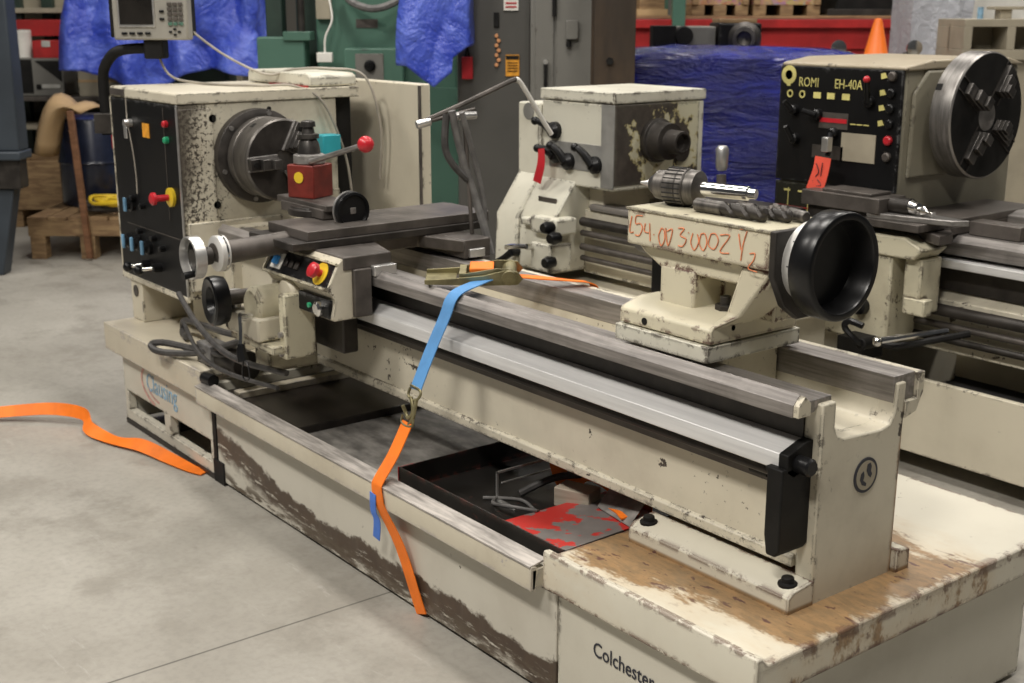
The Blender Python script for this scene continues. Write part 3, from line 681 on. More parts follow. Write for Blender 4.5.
# handwriting in orange paint marker along the tailstock
ZM = .00041
def mk(*pts):
    out = []
    for zx, zy in pts:
        x = -.755 + (zx - 95) / 800 * .448 - .02 * math.sin(PI * (zx - 95) / 800)
        z = 1.185 - (zy - (104 + (zx - 95) * .165)) * ZM
        out.append((x, .2985, z))
    return out
g = MB()
for st in ([(128, 150), (115, 240), (142, 245)], [(205, 150), (160, 150), (157, 195), (190, 195), (205, 225), (185, 265), (155, 262)],
           [(225, 195), (220, 240), (250, 250)], [(255, 195), (262, 300)], [(285, 258), (286, 264)],
           [(335, 222), (318, 270), (335, 325), (358, 290), (352, 235), (335, 222)], [(362, 222), (380, 325), (405, 232), (372, 240)],
           [(440, 222), (475, 225), (452, 262), (488, 285), (470, 325), (443, 322)], [(500, 245), (501, 250)],
           [(525, 250), (515, 300), (535, 345), (558, 300), (550, 255)], [(570, 252), (562, 305), (585, 345), (602, 300), (590, 252), (570, 252)],
           [(622, 250), (610, 310), (640, 335), (660, 290), (645, 250), (622, 250)], [(668, 255), (715, 258), (670, 345), (715, 355)],
           [(757, 245), (770, 330)], [(765, 220), (790, 215)], [(795, 230), (780, 300), (772, 390)], [(812, 350), (835, 348), (830, 385), (808, 430), (850, 448)]):
    g.tube(mk(*st), .0014, 6, 5)
g.build('handwriting', M['marker'], tsb, bevel=0)

# lettering on the front panels
PN = ped
text('Clausing', .104, (-3.185, -.0015, .2), (1, 0, 0), (0, 0, 1), M['print_blue'], 'lettering', ped, sx=.84)
arc = [(-3.06 + .17 * math.cos(a), -.002, .235 + .085 * math.sin(a)) for a in [rad(125 + 8 * i) for i in range(17)]]
MB().ribbon([(p, (0, 1, 0)) for p in arc], .001, .012, 2).build('logo_arc', M['print_red'], ped, bevel=0)
arc = [(-3.04 + .13 * math.cos(a), -.002, .225 + .055 * math.sin(a)) for a in [rad(195 + 9 * i) for i in range(8)]]
MB().ribbon([(p, (0, 1, 0)) for p in arc], .001, .008, 2).build('logo_arc', M['print_red'], ped, bevel=0)
text('Colchester', .053, (-.517, -.0015, .19), (1, 0, 0), (0, 0, 1), M['print_black'], 'lettering', tp, sx=.86)
# ------------------------------------------------------------------ second lathe, behind the tailstock
L2 = thing('engine_lathe', 'smaller chipped white lathe with bare spindle nose and black levers, standing behind the tailstock', 'lathe', (-1.9, 1.7, 0), group='engine lathes parked in the hall')
h2 = MB().box(-2.50, -2.07, 1.45, 1.93, .98, 1.308).build('headstock', M['white_worn'], L2, bevel=.008)
MB().box(-2.505, -2.065, 1.444, 1.935, 1.310, 1.352).build('headstock_cover', M['white_worn'], h2, bevel=.004)
MB().box(-2.074, -2.066, 1.452, 1.90, 1.0, 1.305).build('worn_face', M['patched'], h2, bevel=.002)
MB().box(-2.14, -2.068, 1.447, 1.452, .99, 1.306).build('corner_plate', M['plate_grey'], h2, bevel=.001)
sp_ = [(1.45, 1.29), (1.45, 1.005), (1.335, .845), (1.325, .62), (1.90, .62), (1.90, 1.29)]
ec = MB().prism(sp_, 'x', -2.655, -2.512).build('end_cover', M['white_worn'], L2, bevel=.008)
MB().cyl((-2.585, 1.452, 1.255), (-2.585, 1.447, 1.255), .034, n=28).build('cover_disc', M['plate_grey'], ec, bevel=0)
qp = [(1.45, 1.0), (1.345, .855), (1.335, .64), (1.80, .64), (1.80, 1.0)]
gb = MB().prism(qp, 'x', -2.508, -2.29).build('gearbox', M['white_worn'], L2, bevel=.005)
MB().box(-2.44, -2.33, 1.385, 1.39, .90, .93).build('gear_chart', M['grey_iron'], gb, bevel=0)
MB().box(-2.40, -2.24, 1.31, 1.42, .80, .865).box(-2.47, -2.39, 1.315, 1.36, .82, .85).build('gear_selector', M['white_worn'], gb, bevel=.008)
MB().box(-2.37, -2.25, 1.29, 1.40, .655, .765).build('change_box', M['white_worn'], gb, bevel=.005)
for kx, kz in ((-2.26, .835), (-2.22, .80), (-2.25, .70)):
    MB().rev([(0, .02), (.03, .026), (.05, .018)], (kx, 1.31, kz), (0, -1, 0), 16).build('selector_knob', M['black'], gb, bevel=0)
k = MB().cyl((-2.51, 1.34, .70), (-2.51, 1.30, .70), .016).build('lever', M['black'], gb, bevel=0)
MB().tube([(-2.51, 1.30, .70), (-2.55, 1.29, .67), (-2.60, 1.27, .64)], lambda t: .016 - .004 * t, 8).build('lever_grip', M['black'], k, bevel=0)
k = MB().cyl((-2.36, 1.29, .745), (-2.36, 1.26, .75), .012).build('lever', M['chrome'], gb, bevel=0)
MB().tube([(-2.36, 1.26, .75), (-2.42, 1.24, .745), (-2.46, 1.235, .735)], .01, 8).build('lever_grip', M['chrome'], k, bevel=0)
MB().box(-2.45, -2.14, 1.447, 1.452, 1.045, 1.15).build('shift_plate', M['plate_grey'], h2, bevel=.001)
for (px, pz), (gx, gz) in (((-2.41, 1.19), (-2.47, 1.225)), ((-2.40, 1.095), (-2.455, 1.118)), ((-2.325, 1.075), (-2.375, 1.135)), ((-2.165, 1.075), (-2.225, 1.14))):
    k = MB().rev([(0, .034), (.02, .034), (.035, .02)], (px, 1.45, pz), (0, -1, 0), 20).build('lever', M['black'], h2, bevel=0)
    MB().tube([(px, 1.425, pz), ((px + gx) / 2, 1.41, (pz + gz) / 2 + .008), (gx, 1.40, gz)], lambda t: .019 - .006 * t, 10).sphere((gx - .01, 1.398, gz), .017).build('lever_grip', M['black'], k, bevel=0)
lab(MB().ribbon([((-2.43, 1.39, 1.12), (1, 0, .1)), ((-2.425, 1.385, 1.06), (1, .2, .1)), ((-2.445, 1.38, .985), (1, .3, .2))], .038, .002).build('tag', M['red'], h2, bevel=0), 'red tag hanging from the lever')
n2 = MB().rev([(0, .085), (.025, .085), (.03, .074), (.085, .070), (.088, .046), (.15, .044), (.152, .034), (.13, .03), (.12, .001)], (-2.07, 1.665, 1.165), n=40).build('spindle_nose', M['dark_iron'], h2, bevel=.001)
MB().cyl((-2.07, 1.80, 1.115), (-2.055, 1.80, 1.115), .042, n=28).build('face_plug', M['dark_iron'], h2, bevel=0)
MB().box(-2.29, -1.37, 1.50, 1.60, .63, .885).box(-2.29, -1.37, 1.76, 1.86, .63, .885).box(-2.29, -2.20, 1.52, 1.86, .63, .98).box(-1.45, -1.37, 1.5, 1.86, .63, .88).build('bed', M['cream_bed'], L2)
for yy in (1.49, 1.77):
    MB().box(-2.25, -1.37, yy, yy + .09, .885, .91).build('slideway', M['way'], L2, bevel=.004)
for zz, r_, mm in ((.845, .018, 'dark_iron'), (.80, .012, 'grey_iron'), (.745, .014, 'grey_iron'), (.70, .011, 'grey_iron')):
    MB().cyl((-2.25, 1.455, zz), (-1.40, 1.455, zz), r_).build('feed_shaft', M[mm], L2, bevel=0)
MB().box(-1.44, -1.38, 1.43, 1.50, .66, .87).build('shaft_bracket', M['white_worn'], L2)
MB().box(-1.78, -1.52, 1.38, 1.49, .62, .86).build('apron', M['black_mat'], L2, bevel=.008)
MB().box(-1.82, -1.5, 1.45, 1.88, .912, .95).build('saddle', M['dark_iron'], L2)
MB().box(-1.74, -1.58, 1.42, 1.66, .95, .985).build('cross_slide', M['dark_iron'], L2)
lv = MB().cyl((-1.745, 1.70, .951), (-1.75, 1.70, 1.06), .018).build('clamp_lever', M['grey_iron'], L2, bevel=0)
MB().rev([(0, .016), (.01, .022), (.08, .024), (.092, .016)], (-1.75, 1.70, 1.075), (0, 0, 1), 16).build('lever_grip', M['silver'], lv, bevel=0)
MB().box(-2.68, -1.36, 1.30, 1.94, .575, .60).prism([(1.30, .59), (1.30, .63), (1.315, .63), (1.325, .59)], 'x', -2.68, -1.36).build('chip_tray', M['cream'], L2)
for a, b in ((-2.64, -2.2), (-1.75, -1.40)):
    MB().box(a, b, 1.42, 1.92, 0, .576).build('pedestal', M['cream'], L2, bevel=.006)

# ------------------------------------------------------------------ third lathe with the black panel
L3 = thing('engine_lathe', 'lathe with big black lettered control panel and large four jaw chuck at right', 'lathe', (-.9, 2.5, 0), group='engine lathes parked in the hall')
h3 = MB().box(-1.865, -1.305, 2.156, 2.90, .80, 1.452).build('headstock', M['romi_body'], L3, bevel=.02)
MB().prism([(2.15, 1.440), (2.15, 1.455), (2.30, 1.475), (2.80, 1.475), (2.91, 1.45)], 'x', -1.868, -1.292).build('headstock_cover', M['romi_top'], h3, bevel=.006)
cp3 = MB().box(-1.868, -1.303, 2.142, 2.156, 1.0, 1.442).build('control_panel', M['black_panel'], h3)
lp3 = MB().box(-1.868, -1.303, 2.144, 2.158, .78, .994).build('gear_panel', M['olive_panel'], h3)
MB().box(-1.86, -1.56, 2.142, 2.145, .897, .900).build('red_line', M['red_paint'], lp3, bevel=0)
for xx in (-1.80, -1.70, -1.62): MB().box(xx, xx + .003, 2.142, 2.145, .80, .97).build('chart_line', M['print_yellow'], lp3, bevel=0)
for xx in (-1.82, -1.75, -1.66): MB().box(xx, xx + .03, 2.142, 2.145, .958, .965).build('chart_mark', M['print_yellow'], lp3, bevel=0)
FX, FZ = (1, 0, 0), (0, 0, 1)
text('ROMI', .050, (-1.775, 2.1405, 1.367), FX, FZ, M['print_yellow'], 'lettering', cp3, sx=.80)
text('EH-40A', .050, (-1.604, 2.1405, 1.366), FX, FZ, M['print_yellow'], 'lettering', cp3, sx=.80)
ring = MB().rev([(0, .036), (.002, .036), (.002, .018), (0, .018)], (-1.825, 2.142, 1.408), (0, -1, 0), 32)
ring.box(-1.832, -1.815, 2.139, 2.1415, 1.366, 1.388).build('round_emblem', M['print_yellow'], cp3, bevel=0)
for xx in (-1.815, -1.755): MB().rev([(0, .015), (.002, .015), (.002, .009), (0, .009)], (xx, 2.142, 1.337), (0, -1, 0), 20).build('icon', M['print_yellow'], cp3, bevel=0)
for xx in (-1.70, -1.635, -1.565): MB().box(xx, xx + .035, 2.140, 2.1425, 1.325, 1.348).build('icon', M['print_yellow'], cp3, bevel=0)
for zz in (1.42, 1.36, 1.305, 1.25): MB().prism([(-1.395, zz - .012), (-1.37, zz - .006), (-1.38, zz + .012), (-1.398, zz + .008)], 'y', 2.140, 2.1425).build('icon', M['print_yellow'], cp3, bevel=0)
MB().box(-1.665, -1.53, 2.139, 2.1425, 1.215, 1.275).build('speed_chart', M['grey_iron'], cp3, bevel=0)
MB().box(-1.66, -1.535, 2.1375, 2.14, 1.238, 1.254).build('chart_band', M['red'], cp3, bevel=0)
MB().box(-1.555, -1.40, 2.139, 2.1425, 1.10, 1.205).build('thread_chart', M['beige'], cp3, bevel=0)
MB().box(-1.69, -1.545, 2.139, 2.1425, 1.10, 1.15).build('feed_chart', M['grey_iron'], cp3, bevel=0)
for i in range(3): MB().box(-1.52 + .03 * i, -1.495 + .03 * i, 2.140, 2.1425, 1.236, 1.240).build('print_line', M['print_yellow'], cp3, bevel=0)
for zz, mm in ((1.42, 'grey_iron'), (1.36, 'black'), (1.305, 'black'), (1.25, 'black'), (1.19, 'red'), (1.13, 'grey_iron')):
    MB().rev([(0, .017), (.012, .017), (.016, .012)], (-1.345, 2.142, zz), (0, -1, 0), 16).build('push_button', M[mm], cp3, bevel=0)
for (kx, kz), (gx, gz) in (((-1.785, 1.275), (-1.80, 1.31)), ((-1.67, 1.265), (-1.71, 1.28)), ((-1.775, 1.165), (-1.785, 1.215)), ((-1.435, 1.325), (-1.42, 1.40)), ((-1.59, 1.20), (-1.575, 1.12))):
    k = MB().rev([(0, .022), (.02, .02), (.026, .014)], (kx, 2.142, kz), (0, -1, 0), 20).build('lever', M['black'], cp3, bevel=0)
    MB().tube([(kx, 2.12, kz), ((kx + gx) / 2, 2.105, (kz + gz) / 2), (gx, 2.09, gz)], lambda t: .012 - .002 * t, 10).build('lever_grip', M['black'], k, bevel=0)
MB().sphere((-1.42, 2.088, 1.408), .013).build('lever_cap', M['red'], cp3, bevel=0)
MB().box(-1.585, -1.555, 2.06, 2.09, 1.135, 1.19).build('lever_plate', M['silver'], cp3)
tg = lab(MB().ribbon([((-1.575, 2.065, 1.115), (1, 0, .06)), ((-1.58, 2.06, 1.06), (1, 0, .1)), ((-1.60, 2.055, .985), (1, .1, .15))], .075, .002).build('tag', plain('red_tag', (.80, .10, .06), .5, 0, .1), L3, bevel=0), 'red written tag hanging from a lever')
g = MB()
for st in ([(-1.60, 1.09), (-1.585, 1.06), (-1.60, 1.04)], [(-1.57, 1.095), (-1.575, 1.045)], [(-1.59, 1.03), (-1.57, 1.01), (-1.60, 1.005)], [(-1.61, .995 + .03), (-1.605, .99)]):
    g.tube([(a, 2.0565, b) for a, b in st], .0018, 5, 3)
g.build('tag_writing', M['print_black'], tg, bevel=0)
# chuck
Y3, Z3 = 2.47, 1.275
MB().prism([(2.20, 1.05), (2.20, 1.36), (2.28, 1.44), (2.70, 1.44), (2.78, 1.36), (2.78, 1.05)], 'x', -1.31, -1.29).build('nose_plate', M['romi_body'], h3, bevel=.01)
c3 = MB().rev([(0, .16), (.04, .16), (.042, .232), (.122, .232), (.128, .226)], (-1.29, Y3, Z3), n=72).build('chuck', M['chuck_rim'], L3, bevel=.001)
MB().rev([(0, .225), (.003, .225), (.004, .055), (-.03, .05)], (-1.164, Y3, Z3), n=64).build('chuck_face', M['black_mat'], c3, bevel=0)
for i, a in enumerate((rad(55), rad(145), rad(235), rad(325))):
    R = Matrix.Translation((-1.1605, Y3, Z3)) @ Matrix.Rotation(a, 4, 'X')
    off = (.04, .02, .03, .01)[i]
    MB(R).box(0, .022, .05 + off, .165 + off, -.024, .024).box(.022, .04, .05 + off, .125 + off, -.023, .023).box(.04, .056, .05 + off, .085 + off, -.022, .022).build('jaw', M['chuck'], c3)
    MB(R).box(.0003, .004, .06, .222, -.028, -.023).box(.0003, .004, .06, .222, .023, .028).build('jaw_slot', M['dark_iron'], c3, bevel=0)
R = Matrix.Translation((-1.235, Y3, Z3)) @ Matrix.Rotation(rad(152), 4, 'X')
MB(R).box(-.012, .012, .226, .2335, -.012, .012).build('key_socket', M['black_mat'], c3, bevel=0)
# bed
MB().prism([(2.20, .44), (2.20, .63), (2.26, .66), (2.26, .84), (2.36, .84), (2.36, .7), (2.56, .68), (2.56, .86), (2.72, .86), (2.72, .44)], 'x', -1.84, .9).build('bed', M['cream_bed'], L3)
MB().prism([(2.20, .80), (2.20, .845), (2.23, .868), (2.33, .868), (2.36, .845), (2.36, .80)], 'x', -1.3, .9).build('front_way', M['way'], L3, bevel=.002)
MB().box(-1.3, .9, 2.17, 2.262, .755, .785).build('rack_bar', M['bar'], L3, bevel=.003)
MB().box(-1.3, .9, 2.235, 2.262, .66, .80).build('bed_face', M['dark_iron'], L3, bevel=0)
MB().prism([(2.54, .86), (2.54, .91), (2.60, .925), (2.74, .925), (2.74, .86)], 'x', -1.3, .9).build('rear_way', M['way'], L3, bevel=.003)
MB().box(-1.28, .9, 2.80, 2.86, .86, .90).build('rear_guide', M['grey_iron'], L3)
for zz, r_, mm in ((.60, .022, 'dark_iron'), (.545, .013, 'grey_iron'), (.495, .013, 'dark_iron')):
    MB().cyl((-1.3, 2.17, zz), (.9, 2.17, zz), r_).build('feed_shaft', M[mm], L3, bevel=0)
MB().prism([(2.05, .08), (2.05, .365), (2.075, .365), (2.08, .14), (2.85, .14), (2.85, .36), (2.87, .36), (2.87, .08)], 'x', -1.95, 1.0).build('chip_tray', M['cream_clean'], L3, bevel=.004)
MB().box(-1.94, .99, 2.08, 2.85, .141, .15).build('tray_shade', M['black_mat'], L3, bevel=0)  # black sheet painting the shaded inside of the tray
for a, b in ((-1.9, -1.35), (-.2, .6)):
    MB().box(a, b, 2.12, 2.82, 0, .09).build('plinth', M['dark_iron'], L3)
MB().box(-1.84, -1.40, 2.22, 2.80, .15, .80).build('pedestal', M['cream'], L3)
# carriage
s3 = MB().box(-1.62, -1.08, 2.14, 2.80, .872, .90).build('saddle', M['grey_iron'], L3)
MB().prism([(-1.20, 2.10), (-1.02, 2.02), (-1.02, 2.10), (-1.10, 2.2), (-1.20, 2.2)], 'z', .86, .895).build('way_wiper', M['grey_iron'], s3)
MB().box(-1.34, -1.08, 1.98, 2.75, .90, .928).build('cross_slide', M['grey_iron'], s3)
MB().prism([(-1.30, 1.98), (-1.0, 2.05), (-.96, 2.10), (-1.30, 2.15)], 'z', .928, .948).build('slide_plate', M['steel'], s3)
MB().box(-1.60, -1.25, 1.98, 2.14, .945, 1.0).box(-1.52, -1.30, 2.0, 2.12, 1.0, 1.012).build('compound_slide', M['grey_iron'], s3)
MB().box(-1.58, -1.30, 2.0, 2.12, .90, .946).build('slide_base', M['dark_iron'], s3)
sc = MB().cyl((-1.26, 2.06, .975), (-1.17, 2.06, .975), .030).build('compound_screw', M['dark_iron'], s3, bevel=0)
MB().rev([(0, .026), (.03, .022), (.035, .012), (.055, .018), (.07, .008), (.10, .012)], (-1.17, 2.06, .975), (1, -.1, -.15), 18).build('screw_end', M['chrome'], sc, bevel=0)
MB().box(-1.06, -.86, 2.26, 2.34, .87, .92).build('bed_stop', M['grey_iron'], L3)
ap3 = MB().box(-1.50, -1.19, 2.00, 2.17, .47, .80).build('apron', M['cream_worn'], L3, bevel=.008)
MB().prism([(-1.42, .80), (-1.10, .80), (-1.06, .84), (-1.14, .875), (-1.42, .87)], 'y', 1.99, 2.14).build('apron_cap', M['cream_worn'], ap3, bevel=.006)
MB().box(-1.15, -1.08, 2.02, 2.14, .60, .80).box(-1.14, -1.05, 2.01, 2.06, .60, .66).build('apron_bracket', M['cream_worn'], ap3, bevel=.005)
MB().rev([(0, .03), (.03, .03), (.04, .02)], (-1.30, 2.0, .60), (0, -1, 0), 18).build('apron_knob', M['black'], ap3, bevel=0)
lv = MB().box(-1.33, -1.20, 1.90, 2.0, .43, .50).cyl((-1.19, 1.93, .50), (-1.19, 1.85, .50), .022).build('control_shaft', M['black_mat'], ap3)
MB().tube([(-1.19, 1.86, .50), (-1.20, 1.83, .52), (-1.24, 1.82, .56), (-1.22, 1.82, .585), (-1.17, 1.83, .575)], .012).build('lever', M['black'], lv, bevel=0)
MB().tube([(-.98, 2.06, .56), (-1.05, 1.95, .545), (-1.115, 1.86, .528)], lambda t: .010 + .002 * t).sphere((-1.12, 1.85, .525), .018).build('lever', M['chrome'], lv, bevel=0)
MB().tube([(-.92, 2.10, .555), (-1.0, 2.0, .53), (-1.10, 1.93, .50), (-1.18, 1.93, .50)], .013).build('lever', M['black_mat'], lv, bevel=0)
MB().tube([(-.80, 2.30, .87), (-.83, 2.27, .93), (-.80, 2.27, .975), (-.74, 2.28, .99)], .014, 8).build('steady_arm', M['grey_iron'], L3, bevel=0)
# ------------------------------------------------------------------ ratchet strap over the bed
SX = -1.36
st = thing('ratchet_strap', 'blue and orange ratchet strap hooked together and pulled over the lathe bed and tray edge', 'strap', (SX, .3, .86))
lab(MB().ribbon([((-1.405, .385, .900), (.9, -.4, 0)), ((-1.385, .30, .892), (1, -.2, 0)), ((SX, .222, .884), (1, -.05, 0)), ((SX, .194, .862), (1, 0, 0)), ((SX, .175, .82), (1, 0, 0)),
             ((SX - .003, .13, .735), (1, 0, 0)), ((SX - .006, .092, .655), (1, 0, 0)), ((SX - .006, .075, .62), (1, 0, 0))], .05, .003, 4).build('upper_webbing', M['blue_web'], st, bevel=0), 'pale blue webbing')
hk = MB()
hk.tube([(SX - .03, .074, .622), (SX - .03, .066, .602), (SX - .005, .064, .592), (SX + .02, .066, .602), (SX + .02, .074, .622), (SX - .03, .075, .628)], .004, 8)
hk.tube([(SX - .012, .062, .60), (SX + .004, .058, .575), (SX + .006, .054, .555), (SX - .012, .052, .54), (SX - .03, .056, .55), (SX - .036, .05, .572)], .0055, 8)
hk.tube([(SX + .012, .066, .60), (SX + .016, .056, .57), (SX + .014, .05, .545), (SX + .0, .046, .525)], .0055, 8)
hk.tube([(SX - .034, .048, .545), (SX - .034, .044, .525), (SX - .005, .042, .52), (SX + .02, .044, .526), (SX + .02, .048, .545)], .004, 8)
lab(hk.build('wire_hook', M['zinc'], st, bevel=0), 'yellow zinc wire hooks')
lab(MB().ribbon([((SX - .006, .046, .53), (1, 0, 0)), ((SX - .010, .0, .445), (1, 0, 0)), ((SX - .015, -.047, .378), (1, 0, 0)), ((SX - .015, -.056, .358), (1, 0, 0)), ((SX - .008, -.0565, .33), (1, 0, 0)),
             ((SX + .0, -.052, .298), (1, 0, .05)), ((SX + .045, -.022, .19), (1, 0, .25)), ((SX + .11, -.010, .045), (1, 0, .3)), ((SX + .125, -.006, .008), (1, 0, .3))], .05, .003, 4).build('lower_webbing', M['orange'], st, bevel=0), 'orange webbing')
lab(MB().ribbon([((SX - .03, -.060, .335), (1, 0, 0)), ((SX - .035, -.057, .28), (1, 0, .1)), ((SX - .028, -.05, .25), (1, .1, 0)), ((SX - .042, -.045, .19), (1, .1, 0))], .030, .002, 4).build('webbing_end', M['blue_tape'], st, bevel=0), 'torn blue webbing end')
D = Vector((.62, .78, 0)).normalized(); Nn = Vector((-D.y, D.x, 0))
R = Matrix(((D.x, Nn.x, 0, -1.44), (D.y, Nn.y, 0, .345), (0, 0, 1, .888), (0, 0, 0, 1))) @ Matrix.Rotation(rad(10), 4, 'X')
rt = MB(R)
for s in (-.045, .041):
    rt.prism([(-.15, .002), (-.15, .016), (-.06, .022), (.02, .030), (.08, .046), (.12, .042), (.135, .02), (.12, .002), (.03, -.001)], 'y', s, s + .004)
rt.box(-.15, -.06, -.043, .043, .002, .006)
rb = rt.build('ratchet', M['zinc'], st, bevel=.001)
rt = MB(R)
for s in (-.037, .033):
    rt.prism([(-.05, .02), (-.03, .034), (.06, .05), (.105, .046), (.10, .012), (.06, .012)], 'y', s, s + .003)
rt.box(-.05, -.03, -.037, .037, .022, .034)
rt.build('ratchet_handle', M['zinc'], rb, bevel=.001)
MB(R).cyl((.095, -.05, .024), (.095, .05, .024), .022, n=16).build('ratchet_spool', M['zinc'], rb, bevel=.001)
MB(R).box(-.02, .05, -.03, .03, .034, .047).build('webbing_roll', M['orange'], rb)
MB().ribbon([((-1.385, .425, .90), (.8, -.6, 0)), ((-1.34, .49, .893), (.8, -.6, 0)), ((-1.295, .58, .880), (.85, -.5, .1)), ((-1.275, .635, .870), (.9, -.4, .1)), ((-1.27, .655, .845), (1, -.1, 0)), ((-1.27, .656, .74), (1, 0, 0))], .045, .003, 4).build('rear_webbing', M['orange'], st, bevel=0)

# strap lying on the floor
o = MB().ribbon([((-3.86, -.53, .02), (-.5, .6, .5)), ((-3.72, -.36, .045), (-.4, .5, .75)), ((-3.60, -.24, .06), (-.2, .5, .85)), ((-3.47, -.165, .055), (.35, .3, .9)), ((-3.36, -.185, .03), (.7, .5, .45)),
                 ((-3.20, -.15, .016), (.2, .95, .2)), ((-3.03, -.10, .03), (.1, .7, .6)), ((-2.85, -.06, .018), (.1, .9, .3)), ((-2.72, -.03, .008), (.1, 1, 0)), ((-2.66, -.006, .006), (.1, 1, 0))], .052, .003, 6).build('loose_strap', M['orange'], origin=(-3.2, -.15, 0), bevel=0)
tag(o, 'twisted orange strap lying on the bare concrete floor at far left', 'strap', 'loose orange straps')

# black pan in the trough and what lies in it
M['pan'] = painted('pan_black_enamel', (.012, .011, .010), .5, .5, .6, chipcol=(.04, .014, .011), dirtcol=(.04, .036, .033), rough=.35)
pn = thing('drip_pan', 'black sheet metal drip pan with red painted corner, lying in the lathe tray', 'pan', (-1.1, .3, .30))
m = MB().box(-1.44, -.70, .062, .72, .301, .305)
m.box(-1.44, -.70, .060, .064, .303, .372).box(-1.44, -1.436, .06, .72, .303, .372).box(-.704, -.70, .06, .72, .303, .37).box(-1.44, -.70, .716, .72, .303, .37)
m.build('pan', M['pan'], pn, bevel=.001)
MB().box(-1.4425, -1.4402, .058, .115, .305, .371).build('painted_corner', M['red_paint'], pn, bevel=0)
n = NT('flaking_red'); fm = n.ramp(n.math('ADD', n.noise(7, 5, .65, off=4), 0), .50, .53)
n.set(n.mix(fm, n.mix(n.noise(18, 4), (.10, .09, .085), (.22, .20, .19)), (.45, .025, .02)), .45); M['flaking_red'] = n.m
cvr = MB().loft([[(-.985, .072, .345), (-.69, .060, .374), (-.69, .060, .377), (-.985, .072, .348)], [(-.985, .25, .342), (-.688, .24, .378), (-.688, .24, .381), (-.985, .25, .345)],
            [(-.99, .46, .338), (-.69, .38, .378), (-.69, .38, .381), (-.99, .46, .341)]]).build('cover_plate', M['flaking_red'], pn, bevel=.001)
lab(cvr, 'flaking red and grey plate')
MB().loft([[(-.88, .33, .360), (-.69, .27, .382), (-.69, .27, .385), (-.88, .33, .363)], [(-.88, .39, .420), (-.69, .325, .435), (-.69, .33, .438), (-.88, .395, .423)], [(-.90, .50, .425), (-.67, .42, .425), (-.67, .425, .428), (-.90, .505, .428)]]).build('bent_flap', M['trough'], pn, bevel=.001)
o = MB(Matrix.Translation((-.985, .35, .306)) @ Matrix.Rotation(rad(20), 4, 'Z')).box(-.055, .055, -.035, .035, .02, .075).build('wood_block', M['block'], origin=(-.985, .35, .306), bevel=.003)
tag(o, 'small grey wood block lying in the black pan', 'block')
br_ = MB().box(-1.20, -1.195, .23, .237, .306, .39).box(-1.20, -1.195, .23, .52, .383, .39).box(-1.20, -1.195, .25, .52, .35, .354).box(-1.21, -1.10, .22, .235, .305, .31)
o = br_.build('wire_bracket', M['silver'], origin=(-1.2, .3, .306), bevel=.0008)
tag(o, 'thin upright metal bracket standing in the black pan', 'bracket')
cbp_ = [(-1.22, .20, .312), (-1.14, .27, .314), (-1.05, .25, .318), (-.98, .20, .35), (-1.06, .17, .345), (-1.16, .19, .318), (-1.20, .24, .314)]
o = MB().tube(cbp_, .005).build('cable', M['rubber_grey'], origin=(-1.1, .22, .306), bevel=0)
tag(o, 'short grey cable coiled at the bottom of the black pan', 'cable')
o = MB().tube([(-1.18, .30, .312), (-1.14, .40, .35), (-1.05, .46, .37), (-.98, .5, .36)], .011).build('black_hose', M['rubber'], origin=(-1.1, .38, .306), bevel=0)
tag(o, 'black rubber hose curving through the black pan behind the bracket', 'hose')
o = MB().ribbon([((-1.17, .43, .44), (.8, .4, -.3)), ((-1.155, .42, .385), (.9, .3, -.2)), ((-1.125, .42, .338), (.7, .4, .5)), ((-1.075, .43, .345), (.3, .5, .8)), ((-1.03, .44, .385), (.1, .7, .7)), ((-.95, .43, .392), (.2, .8, .6)),
                 ((-.88, .42, .378), (.4, .7, .5)), ((-.83, .42, .362), (.5, .6, .5)), ((-.78, .44, .37), (.5, .6, .5))], .05, .003, 5).build('loose_strap', M['orange'], origin=(-.95, .45, .36), bevel=0)
tag(o, 'crumpled orange strap stuffed under the lathe bed in the black pan', 'strap', 'loose orange straps')
MB().ribbon([((-.82, .345, .380), (.3, .9, .2)), ((-.77, .325, .392), (.3, .9, .3)), ((-.72, .30, .393), (.3, .9, .2))], .05, .004, 4).build('strap_fold', M['orange'], o, bevel=0)

# ------------------------------------------------------------------ tools lying on the tailstock
DD = Vector((.97, .26, -.01)).normalized()
dc = thing('drill_chuck', 'ribbed steel drill chuck with bright straight shank lying on top of the tailstock', 'drill chuck', (-.68, .40, 1.19))
c0 = Vector((-.765, .385, 1.238))
cb_ = MB().rev([(0, .012), (.002, .018), (.018, .030), (.022, .035), (.052, .037), (.054, .044), (.056, .046), (.108, .046), (.112, .043), (.135, .042), (.140, .03), (.145, .018)], c0, DD, 40).build('chuck_body', M['chuck_rim_dark'], dc, bevel=.0008)
g = MB()
u = DD.orthogonal().normalized(); w = DD.cross(u)
for i in range(24):
    a = 2 * PI * i / 24; rr = u * math.cos(a) + w * math.sin(a)
    g.tube([c0 + DD * .056 + rr * .0465, c0 + DD * .104 + rr * .0465], .0016, 5, 0)
g.build('grip_ribs', M['black_mat'], cb_, bevel=0)
MB().rev([(.086, .0466), (.090, .0466)], c0, DD, 40).rev([(.106, .0466), (.110, .0466)], c0, DD, 40).build('grip_bands', M['dark_iron'], cb_, bevel=0)
MB().rev([(.143, .018), (.265, .017), (.268, .0125), (.285, .012)], c0, DD, 24).build('shank', M['chrome'], dc, bevel=.0005)
MB().rev([(-.03, .003), (.002, .011)], c0, DD, 12).build('chuck_jaws', M['silver'], dc, bevel=0)
